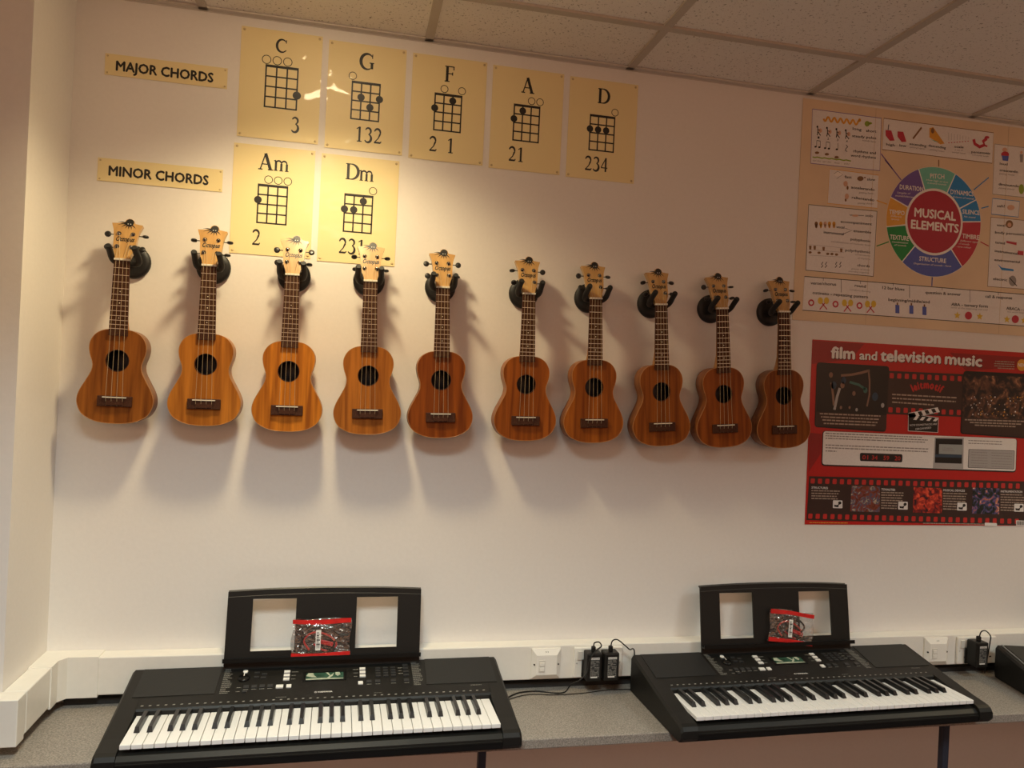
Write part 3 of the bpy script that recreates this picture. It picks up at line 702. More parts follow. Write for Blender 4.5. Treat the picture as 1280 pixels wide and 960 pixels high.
# ------------------------------------------------------------------ posters
def FR(ox, oy, s): return lambda x, y: (lambda q: (q.x, q.z))(wp(ox+x*s, oy+y*s))
def PC(name, col, rough=.5): return mat('ink_'+name, col, rough, cvar=.03)
I_wht = PC('white', (.80, .77, .74)); I_red = PC('crimson', (.44, .022, .05)); I_teal = PC('teal', (.17, .55, .44)); I_blue = PC('blue', (.02, .25, .62))
I_tim = PC('timbre_red', (.52, .03, .055)); I_str = PC('indigo', (.085, .12, .46)); I_tex = PC('green', (.012, .27, .06)); I_tem = PC('orange', (.78, .40, .06)); I_dur = PC('violet', (.17, .10, .36))
I_yel = PC('yellow', (.72, .50, .05)); I_brn = PC('brown', (.23, .11, .04)); I_grn = PC('lime', (.30, .42, .04)); I_blk = M_print; I_gry = PC('grey', (.30, .28, .27)); I_pale = PC('pale', (.88, .84, .78)); I_gold = PC('gold', (.75, .36, .04)); I_pink = PC('skin', (.70, .42, .28))
me_ = MB().box((2.213, -.0022, 1.745+ZO), (3.20, -.0006, 2.446+ZO), M_sugar).build('music_poster', M_sugar)
tag(me_, 'cream poster with a coloured wheel reading MUSICAL ELEMENTS', 'poster')
A = Art(-.0023)
Z7_ = FR(980, 120, .3125); F1 = FR(995, 125, .125); F2 = FR(1090, 140, 190/1280); F3 = FR(995, 240, 120/1047); F4 = FR(1095, 200, 140/896); F5 = FR(1220, 170, 60/288); F6 = FR(990, 335, 290/1280)
def frame(pts, ink):
    A.poly(pts, I_wht, 1); A.stroke(list(pts)+[pts[0]], .0022, ink, 2)
frame([Z7_(112, 53), Z7_(387, 90), Z7_(381, 300), Z7_(105, 270)], I_dur)
frame([Z7_(397, 90), Z7_(836, 148), Z7_(830, 270), Z7_(391, 215)], I_brn)
frame([Z7_(180, 292), Z7_(378, 318), Z7_(372, 450), Z7_(172, 430)], I_tem)
frame([Z7_(97, 435), Z7_(370, 462), Z7_(355, 722), Z7_(85, 697)], I_blk)
RX = 3.165
def rq(tl, bl, rx=RX): return [tl, (rx, tl[1]+.002), (rx, bl[1]+.002), bl]
frame(rq(Z7_(80, 722), Z7_(72, 857)), I_blk)
frame(rq(Z7_(840, 193), Z7_(832, 393)), I_gry)
frame([Z7_(832, 410), Z7_(940, 422), Z7_(935, 485), Z7_(827, 473)], I_blue)
frame(rq(Z7_(825, 485), Z7_(812, 762)), I_brn)
# wheel
cx, cz = F4(461, 497); RO = (F4(838, 497)[0]-F4(82, 497)[0])/2; RI = (F4(683, 497)[0]-F4(247, 497)[0])/2
bounds = [(340, 85), (125, 305), (85, 535), (210, 808), (685, 855), (838, 495), (800, 318), (630, 115)]
an = []
for q in bounds:
    x, z = F4(*q); a = math.degrees(math.atan2(z-cz, x-cx)); an.append(a)
for i in range(1, 8):
    while an[i] < an[i-1]: an[i] += 360
cols = [I_dur, I_tem, I_tex, I_str, I_tim, I_blue, I_blue, I_teal]
A.disc(cx, cz, RO*1.005, I_pale, 1, 64)
for i in range(8):
    a0 = an[i]; a1 = an[i+1] if i < 7 else an[0]+360
    n = 12; g = 1.1
    po = [(cx+RO*math.cos(math.radians(a0+g/2+(a1-a0-g)*k/n)), cz+RO*math.sin(math.radians(a0+g/2+(a1-a0-g)*k/n))) for k in range(n+1)]
    pi_ = [(cx+RI*1.06*math.cos(math.radians(a1-g-(a1-a0-2*g)*k/n)), cz+RI*1.06*math.sin(math.radians(a1-g-(a1-a0-2*g)*k/n))) for k in range(n+1)]
    for k in range(n): A.poly([po[k], po[k+1], pi_[n-k-1], pi_[n-k]], cols[i], 2)
A.disc(cx, cz, RI*1.02, I_pale, 3, 48); A.disc(cx, cz, RI*.985, I_red, 4, 48)
def T(s, fr, x0, y0, x1, y1, hpx, ink, lay=5, bold=.02, shear=0):
    a = fr(x0, y0); b = fr(x1, y1); t_ = fr(x0, y0-hpx); A_cur.text(s, a, b, t_[1]-a[1], ink, lay, bold, shear)
A_cur = A
T('MUSICAL', F4, 302, 452, 630, 487, 68, I_pale, 6, .05); T('ELEMENTS', F4, 275, 546, 652, 583, 66, I_pale, 6, .05)
for s, x0, y0, x1, y1, h in (('PITCH', 428, 147, 540, 153, 36), ('DYNAMICS', 590, 273, 772, 292, 36), ('SILENCE', 685, 430, 822, 442, 34), ('TIMBRE', 683, 626, 818, 640, 36), ('STRUCTURE', 340, 805, 553, 826, 34), ('TEXTURE', 106, 634, 256, 648, 36), ('TEMPO', 100, 432, 222, 444, 34), ('DURATION', 184, 234, 370, 254, 36)):
    T(s, F4, x0, y0, x1, y1, h, I_pale, 6, .03)
for s, x0, y0, x1, y1 in (('How high or low', 396, 166, 572, 188), ('a sound sounds', 405, 190, 556, 206), ('Volume of sounds', 610, 302, 778, 320), ('No sound', 697, 460, 790, 468), ('Different types', 668, 654, 815, 666), ('of sounds', 655, 676, 740, 684), ('- tone colour', 632, 698, 755, 710), ('Organisation of sounds - form', 295, 834, 595, 858), ('Combination', 122, 662, 250, 672), ('of sounds', 140, 686, 236, 694), ('Different', 112, 456, 200, 464), ('speeds', 114, 478, 180, 486), ('Lengths of', 165, 268, 270, 278), ('sounds/silences', 148, 292, 295, 306)):
    T(s, F4, x0, y0, x1, y1, 14, I_pale, 6, .01, .25)
for fr, p, q, ink in ((F4, (68, 0), (198, 162), I_dur), (F4, (0, 325), (85, 355), I_tem), (F4, (0, 690), (98, 655), I_tex), (F4, (497, 0), (497, 55), I_brn), (F4, (896, 142), (778, 240), I_blue), (F4, (896, 372), (836, 388), I_blue), (F4, (830, 655), (896, 690), I_tim), (F4, (446, 938), (445, 960), I_str), (F6, (770, 52), (768, 100), I_str), (F1, (845, 540), (960, 690), I_dur)):
    A.stroke([fr(*p), fr(*q)], .0035, ink, 3)
for s, x0, y0, x1, y1 in (('long', 560, 300, 648, 312), ('short', 695, 322, 795, 330), ('steady pulse', 555, 372, 795, 396), ('rhythms and', 568, 525, 792, 546), ('word rhythms', 542, 568, 792, 592), ('fast', 480, 782, 550, 788), ('slow', 705, 806, 785, 812), ('accelerando', 545, 886, 778, 912)):
    T(s, F1, x0, y0, x1, y1, 26, I_blk)
for s, x0, y0, x1, y1 in (('rallentando', 602, 74, 845, 104), ('solo', 750, 270, 832, 278), ('accompaniment', 480, 336, 820, 366), ('ensemble', 620, 438, 812, 456), ('polyphonic', 588, 528, 805, 552), ('polyrhythmic', 530, 648, 802, 672), ('chords', 662, 812, 796, 824), ('instrumental', 296, 452, 515, 474), ('vocal', 435, 396, 520, 402)):
    T(s, F3, x0, y0, x1, y1, 28, I_blk)
for s, x0, y0, x1, y1 in (('getting faster', 622, 934, 775, 946), ('steady beat', 655, 412, 792, 430), ('spi-der', 160, 612, 248, 622), ('spi-der', 260, 624, 350, 632), ('bee', 378, 636, 430, 642), ('shh!', 474, 646, 526, 652)):
    T(s, F1, x0, y0, x1, y1, 17, I_gry, 5, .0, .2)
for s, x0, y0, x1, y1 in (('getting slower', 664, 130, 840, 140), ('combinations of melodic lines', 375, 548, 805, 592), ('combinations', 640, 690, 803, 706), ('of rhythms', 665, 730, 803, 742), ('groups of notes', 595, 845, 796, 860), ('sounding together', 565, 872, 793, 892)):
    T(s, F3, x0, y0, x1, y1, 17, I_gry, 5, .0, .2)
for s, x0, y0, x1, y1 in (('high', 115, 283, 186, 292), ('low', 226, 292, 282, 298), ('ascending', 310, 278, 450, 298), ('descending', 470, 292, 615, 314), ('scale', 688, 302, 765, 308), ('pentatonic', 830, 346, 990, 360), ('loud', 1070, 446, 1135, 452), ('crescendo', 1068, 500, 1222, 516), ('diminuendo', 1060, 618, 1230, 636)):
    T(s, F2, x0, y0, x1, y1, 20, I_blk)
for s, x0, y0, x1, y1 in (('getting higher', 312, 302, 445, 320), ('getting lower', 480, 322, 605, 342), ('a set of', 690, 325, 762, 332), ('sorted notes', 668, 345, 782, 358), ('a 5-note scale', 838, 368, 975, 382), ('getting louder', 1064, 525, 1200, 540), ('getting quieter', 1058, 645, 1198, 660)):
    T(s, F2, x0, y0, x1, y1, 13, I_gry, 5, 0, .2)
for s, x0, y0, x1, y1 in (('ssh!', 122, 428, 168, 430), ('vocal', 120, 542, 170, 545), ('body percussion', 110, 586, 300, 600), ('tuned', 110, 645, 168, 652), ('instrumental', 108, 696, 245, 714), ('environmental', 106, 750, 258, 764), ('electric', 98, 864, 182, 872)):
    T(s, F5, x0, y0, x1, y1, 15, I_blk)
for s, x0, y0, x1, y1 in (('verse/chorus', 100, 90, 240, 98), ('ostinato - repeating pattern', 110, 144, 415, 168), ('round', 343, 104, 403, 110), ('12 bar blues', 495, 116, 616, 126), ('beginning/middle/end', 528, 182, 755, 196), ('question & answer', 732, 142, 928, 154), ('ABA - ternary form', 875, 208, 1076, 220), ('call & response', 1062, 164, 1210, 174), ('ABACA - rondo', 1178, 230, 1330, 242)):
    T(s, F6, x0, y0, x1, y1, 16, I_blk)
for s, x0, y0, x1, y1 in (("London's Burning", 315, 124, 430, 136), ('same at the beginning and end', 872, 222, 1075, 236), ('first section keeps returning', 1184, 246, 1330, 256)):
    T(s, F6, x0, y0, x1, y1, 9, I_gry, 5, 0, .2)
for x, y0, y1 in ((268, 62, 135), (645, 95, 165), (978, 122, 190)): A.stroke([F6(x, y0), F6(x, y1)], .0016, I_blk, 3)
for x, y in ((170, 55), (375, 72), (555, 84), (825, 108), (1135, 135)): A.stroke([F6(x, y), F6(x, y+16)], .0014, I_blk, 3)
# little pictures
def blob(fr, x, y, rx, ry, ink, lay=4, n=14):
    A.poly([fr(x+rx*math.cos(2*PI*k/n), y+ry*math.sin(2*PI*k/n)) for k in range(n)], ink, lay)
A.stroke([F1(270+ (i*6.1), 190+i*.7+22*math.sin(i*.62)) for i in range(60)], .0065, I_gold, 4)
blob(F1, 705, 240, 25, 28, I_grn); blob(F1, 735, 236, 20, 12, I_grn); blob(F1, 630, 205, 14, 18, I_gold)
for i, x in enumerate((212, 308, 402, 495)):
    y = 270+i*12
    blob(F1, x-4, y, 9, 11, I_blk); A.stroke([F1(x, y+8), F1(x+2, y+50), F1(x-6, y+85)], .003, I_blk, 4); A.stroke([F1(x+2, y+50), F1(x+28, y+88)], .003, I_blk, 4); A.stroke([F1(x, y+25), F1(x+25, y+40)], .002, I_blk, 4)
    blob(F1, x+26, y+38, 17, 22, I_pink, 3)
    T(str(i+1), F1, x, y+118, x+14, y+120, 22, I_blk)
for (x, y, two) in ((190, 470, 1), (285, 484, 1), (402, 496, 0)):
    blob(F1, x, y, 12, 9, I_blk); A.stroke([F1(x+10, y), F1(x+12, y-62)], .0014, I_blk, 4)
    if two: blob(F1, x+38, y+5, 12, 9, I_blk); A.stroke([F1(x+48, y+5), F1(x+48, y-56)], .0014, I_blk, 4); A.stroke([F1(x+12, y-62), F1(x+48, y-57)], .002, I_blk, 4)
A.stroke([F1(495, 450), F1(512, 472), F1(496, 485), F1(486, 505), F1(505, 518)], .0022, I_blk, 4)
for i, (x, y) in enumerate(((205, 530), (303, 545), (400, 575))): blob(F1, x, y, 22, 13, I_brn)
A.stroke([F1(160+i*24, 572+i*2.4+4*math.sin(i*2.1)) for i in range(17)], .004, I_grn, 3)
blob(F1, 420, 740, 48, 26, I_pale, 3); A.stroke([F1(375, 740), F1(410, 715), F1(465, 745), F1(400, 790)], .0016, I_gry, 4); blob(F1, 638, 788, 32, 24, I_brn); blob(F1, 682, 778, 10, 7, I_brn); blob(F1, 490, 840, 22, 28, I_pink); blob(F1, 510, 880, 10, 20, I_brn); blob(F3, 548, 50, 22, 32, I_pink); blob(F3, 535, 90, 10, 18, I_brn)
for q in range(4): A.stroke([F3(575+q*3, 248+q*4), F3(735, 256+q*2)], .0008, I_gry, 3)
blob(F3, 640, 260, 36, 12, I_pink)
for x, c in ((215, I_brn), (265, I_gold), (312, I_pink), (358, I_gold), (408, I_gold)): blob(F3, x, 350, 18, 26, c); blob(F3, x, 375, 12, 22, c)
for x, y in ((150, 608), (198, 610), (295, 622), (487, 638)): A.poly([F3(x-14, y-22), F3(x+14, y-20), F3(x+10, y+22), F3(x-10, y+20)], I_brn, 4)
for x, y in ((148, 660), (245, 664), (340, 676), (386, 678), (436, 684)): blob(F3, x, y, 18, 13, I_brn)
for y0, y1 in ((575, 612), (630, 660), (690, 712)): A.stroke([F3(138, y0), F3(515, y1)], .0008, I_gry, 3)
for x in (280, 322, 432, 478): A.stroke([F3(x+8, 765), F3(x-8, 790), F3(x+8, 805), F3(x-12, 826)], .0026, I_blk, 4)
A.stroke([F3(530, 398), F3(605, 420), F3(520, 455)], .0014, I_blk, 4)
for fr, x, y in ((F2, 110, 155), (F2, 210, 165)): A.poly([fr(x, y), fr(x+48, y+4), fr(x+74, y+88), fr(x+35, y+90), fr(x, y+45)], I_tim, 4)
A.stroke([F2(130, 155), F2(136, 108)], .0024, I_blk, 4); A.poly([F2(335, 222), F2(345, 232), F2(416, 140), F2(408, 126)], I_brn, 4)
A.poly([F2(478, 138), F2(510, 130), F2(605, 268), F2(570, 275), F2(478, 215)], I_gold, 4); A.poly([F2(490, 232), F2(570, 262), F2(605, 268), F2(520, 250)], I_teal, 5); blob(F2, 505, 160, 14, 24, I_brn, 5)
for i in range(8): A.stroke([F2(640+i*24, 176+i*5), F2(640+i*24, 240-i*1)], .0009, I_gry, 3); blob(F2, 642+i*23, 262-i*2, 6, 4, I_tim)
A.stroke([F2(850, 232), F2(860, 270), F2(900, 296), F2(940, 280), F2(930, 250), F2(960, 225)], .011, I_tim, 4); A.stroke([F2(940, 282), F2(965, 292)], .006, I_tim, 4); blob(F2, 962, 216, 20, 12, I_tim)
blob(F5, 168, 84, 15, 13, I_pink); blob(F5, 170, 112, 24, 18, I_tim); A.poly([F5(150, 118), F5(192, 122), F5(188, 152), F5(155, 148)], I_str, 5); blob(F5, 268, 100, 8, 9, I_pink); A.poly([F5(258, 110), F5(278, 112), F5(276, 160), F5(260, 158)], I_gry, 4)
blob(F5, 196, 530, 22, 24, I_brn); blob(F5, 196, 534, 12, 14, I_pink, 5); A.poly([F5(178, 630), F5(240, 640), F5(238, 656), F5(178, 642)], I_tim, 4); A.stroke([F5(246, 700), F5(280, 705)], .014, I_tim, 4)
A.poly([F5(125, 768), F5(150, 790), F5(220, 800), F5(222, 812), F5(150, 805)], I_blue, 4); blob(F5, 215, 870, 22, 32, I_gry); A.stroke([F5(195, 850), F5(240, 900)], .003, I_blk, 5); blob(F5, 205, 430, 22, 16, I_pink); blob(F5, 268, 320, 16, 30, I_grn); A.poly([F5(245, 234), F5(275, 222), F5(275, 246)], I_pale, 4)
for x, y in ((78, 178), (212, 186), (344, 194)):
    A.ring(*(lambda p: p)(F6(x+25, y+14)), .0085, .005, I_tim, 4, 12)
for x, y in ((170, 195), (303, 207), (430, 213)):
    for s_ in (-1, 1):
        blob(F6, x+s_*17, y-14, 14, 19, I_yel, 5); A.stroke([F6(x+s_*10, y-4), F6(x-s_*20, y+34)], .0035, I_tim, 4)
for x, y in ((578, 225), (655, 228), (727, 235)): A.poly([F6(x-11, y-22), F6(x+11, y-20), F6(x+11, y+26), F6(x-11, y+24)], I_str, 4); A.poly([F6(x-4, y-34), F6(x+4, y-34), F6(x+4, y-20), F6(x-4, y-20)], I_brn, 4)
def star(x, y, r, ink): 
    c = F6(x, y); R_ = abs(F6(x, y-r)[1]-c[1])
    A.mb.add([(c[0], A.y0-A.st*4, c[1])]+[(c[0]+(R_ if k % 2 == 0 else R_*.45)*math.sin(PI*k/5), A.y0-A.st*4, c[1]+(R_ if k % 2 == 0 else R_*.45)*math.cos(PI*k/5)) for k in range(10)], [(0, k+1, (k+1) % 10+1) for k in range(10)], ink)
for x, y in ((908, 262), (1032, 268), (1182, 284), (1276, 290)): star(x, y, 22, I_yel)
for x, y in ((970, 263), (1228, 283)): blob(F6, x, y, 20, 22, I_tim)
A.build('printed_artwork', me_)
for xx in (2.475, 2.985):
    MB().box((xx-.0006, -.00255, 1.746+ZO), (xx+.0006, -.0021, 2.445+ZO)).build('fold_shadow_line', mat('fold_shadow', (.60, .47, .31), .8), me_)

# film music poster
I_fr = PC('film_red', (.52, .014, .011), .35); I_fr2 = PC('film_dark_red', (.30, .014, .014), .35); I_fb = PC('film_brown', (.045, .022, .018), .35); I_fk = PC('film_black', (.010, .009, .009), .35); I_lt = PC('film_white', (.82, .80, .77), .35); I_hole = PC('film_hole', (.55, .03, .025), .35); I_cap = PC('caption', (.42, .33, .26), .4); I_gr2 = PC('panel_grey', (.42, .41, .40), .4)
pts = [(2.2875, 1.687+ZO), (3.1285, 1.689+ZO), (3.1325, 1.0995+ZO), (2.292, 1.0975+ZO)]
fp = MB().prism(pts, -.0018, -.0006, I_fr).build('film_poster', I_fr)
tag(fp, 'red poster reading film and television music', 'poster')
A = Art(-.0019); A_cur = A
G0 = FR(990, 410, 290/1031); G1 = FR(1005, 420, 140/1034); G2 = FR(1130, 420, 150/1108); G3 = FR(1000, 530, 145/1031); G4 = FR(1135, 530, 145/1031)
ex = lambda pt: (min(pt[0], 3.127), pt[1])
# darker red patches behind
A.poly([G0(92, 55), G0(320, 70), G0(260, 140), G0(85, 160)], I_fr2, 1); A.poly([G0(700, 110), G0(1031, 130), G0(1031, 175), G0(770, 190)], I_fr2, 1); A.poly([G0(75, 465), G0(130, 470), G0(125, 560), G0(72, 640)], I_fr2, 1)
def rrect(p0, p1, p2, p3, r, m, lay):
    P = [Vector(q) for q in (p0, p1, p2, p3)]; out = []
    for i in range(4):
        a, b, c = P[i-1], P[i], P[(i+1) % 4]; d1 = (a-b).normalized()*r; d2 = (c-b).normalized()*r
        for k in range(5):
            t = k/4; out.append(tuple((b+d1)*(1-t)**2+b*2*t*(1-t)+(b+d2)*t*t))
    A.poly(out, m, lay)
# film strips
def strip(fr, p0, p1, p2, p3, nh, rows, big=False):
    A.poly([fr(*p0), ex(fr(*p1)), ex(fr(*p2)), fr(*p3)], I_fb, 2)
    for (a, b) in rows:
        for k in range(nh):
            t = (k+.5)/nh
            u_ = Vector(p0)*(1-t)+Vector(p1)*t; v_ = Vector(p3)*(1-t)+Vector(p2)*t
            c0 = Vector(fr(*(u_*(1-a)+v_*a))); c1 = Vector(fr(*(u_*(1-b)+v_*b)))
            hgt = c0.y-c1.y; hw_ = hgt*.46
            if c0.x+hw_ > 3.12: continue
            rrect((c0.x-hw_, c0.y), (c0.x+hw_, c0.y+.0), (c1.x+hw_, c1.y), (c1.x-hw_, c1.y), hgt*.22, I_hole, 3)
strip(G0, (425, 190), (760, 205), (755, 395), (418, 382), 10, ((.05, .17), (.84, .96)))
strip(G0, (75, 658), (1050, 682), (1045, 878), (62, 853), 30, ((.05, .165), (.85, .965)))
rrect(G0(108, 152), G0(430, 170), G0(415, 462), G0(98, 440), .012, I_fk, 4); rrect(G0(112, 180), G0(425, 195), G0(416, 455), G0(102, 435), .008, I_fb, 5)
A.poly([G0(113, 180), G0(425, 195), G0(417, 388), G0(106, 372)], I_fk, 6)
skin = PC('skin_light', (.26, .15, .10)); tealp = PC('figure_teal', (.06, .17, .14)); navy = PC('figure_navy', (.03, .06, .10))
def limb(pts, w_, ink): A.stroke([G1(*p) for p in pts], w_, ink, 8)
limb([(335, 365), (430, 358), (520, 340), (600, 318)], .008, skin); limb([(590, 318), (600, 420), (598, 540), (575, 650)], .006, skin); limb([(248, 430), (262, 540), (270, 640)], .008, skin); limb([(325, 480), (300, 560), (275, 680)], .009, I_gr2); limb([(415, 425), (500, 450), (560, 490)], .008, tealp)
for x, y, r_, c in ((243, 360, .013, skin), (270, 455, .018, navy), (350, 455, .014, skin), (360, 410, .016, navy), (455, 530, .011, skin), (560, 500, .014, tealp), (650, 560, .020, navy), (720, 640, .011, I_gr2), (335, 660, .008, skin), (415, 660, .007, skin), (480, 680, .008, I_gr2)):
    q = G1(x, y); A.disc(q[0], q[1], r_*.7, c, 8, 14, .8)
rr = random.Random(11)
for i, (y0, y1) in enumerate(((722, 745), (752, 775), (780, 805), (812, 830))): A.lines(G1(140+i*12, y0), G1(700-i*14, y1), .0042, I_cap, 7, rr)
# second picture, generic bokeh of stage lights
rrect(G0(760, 190), ex(G0(1060, 205)), ex(G0(1050, 492)), G0(745, 470), .012, I_fk, 4); rrect(G0(762, 210), ex(G0(1060, 222)), ex(G0(1050, 486)), G0(750, 465), .008, I_fb, 5)
M_pic2 = mat_picture('stage_picture', [(.25, (.05, .06, .10)), (.80, (.85, .60, .42)), (.45, (.16, .10, .10)), (.62, (.42, .27, .20))], 34)
A.poly([G0(760, 207), ex(G0(1060, 220)), ex(G0(1055, 405)), G0(752, 398)], M_pic2, 6)
for i in range(70):
    x = rr.uniform(790, 1020); y = rr.uniform(300, 390); q = G0(x, y)
    if q[0] < 3.115: A.disc(q[0], q[1], rr.uniform(.0012, .003), rr.choice([I_lt, I_cap, I_gold]), 7, 8)
for i, (y0, y1) in enumerate(((410, 418), (422, 430), (434, 441))): A.lines(G0(765+i*22, y0), ex(G0(1040-i*25, y1)), .0042, I_cap, 7, rr)
# titles
sh_ = lambda s, a, b, h, bo: (A.text(s, (a[0]+.002, a[1]-.002), (b[0]+.002, b[1]-.002), h, I_fk, 8, bo), A.text(s, a, b, h, I_lt, 9, bo))
hh = G0(175, 85)[1]-G0(175, 134)[1]
sh_('film', G0(172, 133), G0(274, 138), hh, .06); sh_('and', G0(297, 139), G0(373, 143), hh*.78, .04); sh_('television', G0(391, 145), G0(655, 157), hh, .06); sh_('music', G0(677, 159), G0(838, 171), hh, .06)
for k, (x0, x1) in enumerate(((900, 985), (895, 985), (895, 985), (910, 985))): A.lines(G0(x0, 150+k*10), G0(x1, 154+k*10), .003, I_cap, 8, rr)
q = G0(1018, 165); A.disc(q[0], q[1], .020, I_gold, 8, 20); A.text('NEW', (q[0]-.015, q[1]-.005), (q[0]+.015, q[1]-.006), .011, I_lt, 9, .03)
# leitmotif in an arc
c = G0(592, 395); R_ = .105
ws = [text2d(ch, .08)[2]*.019+.0042 for ch in 'leitmotif']; tot = sum(ws); run = 0
for ch, wd in zip('leitmotif', ws):
    a = PI/2+(tot/2-run-wd/2)/R_; run += wd
    p = (c[0]+R_*math.cos(a), c[1]+R_*math.sin(a)*.92-.002); tx = Vector((math.sin(a), -math.cos(a)))
    A.text(ch, tuple(Vector(p)-tx*(wd-.0042)/2), tuple(Vector(p)+tx*(wd-.0042)/2), .024, I_hole, 6, .09)
for i, (y0, y1, x0, x1) in enumerate(((298, 313, 442, 730), (315, 330, 442, 725), (332, 345, 442, 628))): A.lines(G0(x0, y0), G0(x1, y1), .0045, I_cap, 6, rr)
# clapperboard
A.poly([G0(513, 378), G0(648, 398), G0(646, 465), G0(512, 458)], I_lt, 8); A.poly([G0(515, 380), G0(646, 400), G0(644, 463), G0(514, 456)], I_fk, 9)
A.poly([G0(513, 378), G0(645, 352), G0(648, 374), G0(516, 402)], I_lt, 8); A.poly([G0(515, 380), G0(643, 355), G0(646, 372), G0(518, 399)], I_fk, 9)
for k in range(4):
    x = 540+k*30; y = 374-k*5.5; A.poly([G0(x, y), G0(x+14, y-3), G0(x+2+22, y+16), G0(x+10, y+19)], I_lt, 10); x = 535+k*29; A.poly([G0(x+12, 391+k*3), G0(x+26, 393+k*3), G0(x+14, 409+k*2), G0(x, 407+k*2)], I_lt, 10)
T('HOW SOUNDTRACKS ARE', G0, 520, 436, 640, 430, 8, I_lt, 11, 0); T('ORGANISED', G0, 545, 453, 615, 446, 8, I_lt, 11, 0)
# white text panel
rrect(G0(133, 456), G0(998, 492), G0(992, 642), G0(128, 612), .012, I_fk, 5); rrect(G0(137, 458), G0(995, 492), G0(990, 636), G0(132, 606), .010, I_lt, 6)
for i, (y0, y1, x1) in enumerate(((470, 488, 575), (481, 500, 600), (492, 510, 590), (522, 540, 605), (534, 552, 600), (548, 550, 195))): A.lines(G0(146, y0), G0(x1, y1), .0036, I_gry, 7, rr)
rrect(G3(527, 255), G3(905, 268), G3(903, 340), G3(527, 328), .006, I_fk, 7)
for s, x in (('01', 548), ('34', 632), ('59', 735), ('20', 835)): T(s, G3, x, 312+(x-548)*.03, x+50, 314+(x-548)*.03, 36, I_hole, 9, .02)
for s, x, w_ in (('hours', 540, 58), ('minutes', 625, 80), ('seconds', 725, 80), ('frames', 824, 64)): T(s, G3, x, 374+(x-540)*.03, x+w_, 376+(x-540)*.03, 13, I_gry, 8, 0)
A.poly([G4(232, 118), G4(490, 122), G4(484, 400), G4(215, 392)], I_gr2, 7); A.poly([G4(240, 128), G4(478, 134), G4(472, 352), G4(232, 344)], I_fk, 8); A.poly([G4(270, 178), G4(476, 184), G4(472, 272), G4(268, 264)], PC('screen_grey', (.34, .37, .36)), 9); A.poly([G4(235, 268), G4(472, 274), G4(470, 300), G4(235, 294)], navy, 9)
for k in range(3): A.lines(G4(300, 215+k*12), G4(390+k*8, 218+k*12), .002, I_gry, 10, rr)
for k in range(2): A.lines(G4(530, 150+k*24), G4(830, 160+k*24), .003, I_gry, 7, rr)
rrect(G4(532, 222), G4(942, 236), G4(935, 402), G4(525, 388), .004, I_fk, 7); rrect(G4(536, 226), G4(938, 240), G4(931, 398), G4(530, 384), .003, I_gr2, 8)
for k in range(6): A.lines(G4(555, 252+k*24), G4(700, 258+k*24), .0022, I_gry, 9, rr); A.lines(G4(735, 258+k*24), G4(915, 266+k*24), .0022, I_gry, 9, rr)
# lower film strip content
pics = [(G3, (455, 545), (705, 555), (703, 782), (440, 775), mat_picture('picture_cream', [(.3, (.30, .14, .10)), (.75, (.92, .82, .62)), (.45, (.55, .25, .16)), (.58, (.30, .32, .42))], 60)),
        (G4, (45, 560), (298, 570), (296, 792), (38, 785), mat_picture('picture_red', [(.35, (.12, .05, .12)), (.70, (.95, .40, .26)), (.5, (.62, .14, .10)), (.6, (.85, .28, .18))], 50)),
        (G4, (570, 565), (806, 572), (804, 800), (562, 794), mat_picture('picture_mixed', [(.3, (.04, .05, .07)), (.72, (.90, .85, .80)), (.45, (.10, .16, .12)), (.56, (.35, .33, .55)), (.63, (.80, .45, .22))], 42))]
for fr, a_, b_, c_, d_, m_ in pics: A.poly([fr(*a_), fr(*b_), fr(*c_), fr(*d_)], m_, 5)
for s, fr, x, y, w_ in (('STRUCTURES', G3, 98, 572, 145), ('TONALITIES', G3, 718, 588, 122), ('MUSICAL DEVICES', G4, 308, 596, 190), ('INSTRUMENTATION', G4, 818, 606, 190)):
    T(s, fr, x, y, x+w_, y+5, 18, I_lt, 6, .03)
    for k in range(7 if x != 98 else 4): A.lines(fr(x-2, y+24+k*23), ex(fr(x+(250 if x == 98 else 215)-(75 if k > 3 else rr.uniform(0, 30)), y+29+k*23)), .0036, I_cap, 6, rr)
for fr, x, y in ((G3, 330, 712), (G3, 910, 724), (G4, 474, 733), (G4, 980, 743)):
    rrect(fr(x-42, y-36), fr(x+42, y-34), fr(x+42, y+36), fr(x-44, y+34), .003, I_lt, 7)
    A.poly([fr(x-32, y+4), fr(x+8, y+10), fr(x+5, y+26), fr(x-30, y+22)], I_fk, 8); q = fr(x+18, y-12); A.disc(q[0], q[1], .0050, I_fk, 8, 14, 1.2); A.stroke([fr(x-5, y+12), fr(x+20, y-5)], .003, I_fk, 8)
A.lines(G3(80, 878), G3(420, 882), .0024, I_gold, 4, rr); A.lines(G4(130, 884), G4(670, 892), .0026, I_cap, 4, rr)
rrect(G4(675, 875), G4(785, 880), G4(785, 908), G4(675, 904), .004, I_lt, 5); A.poly([G4(955, 855), ex(G4(1031, 858)), ex(G4(1031, 905)), G4(955, 902)], I_lt, 5)
for k in range(12): A.stroke([G4(962+k*6, 862), G4(962+k*6, 896)], .0006+.0009*(k % 3), I_fk, 6)
A.build('printed_artwork', fp)

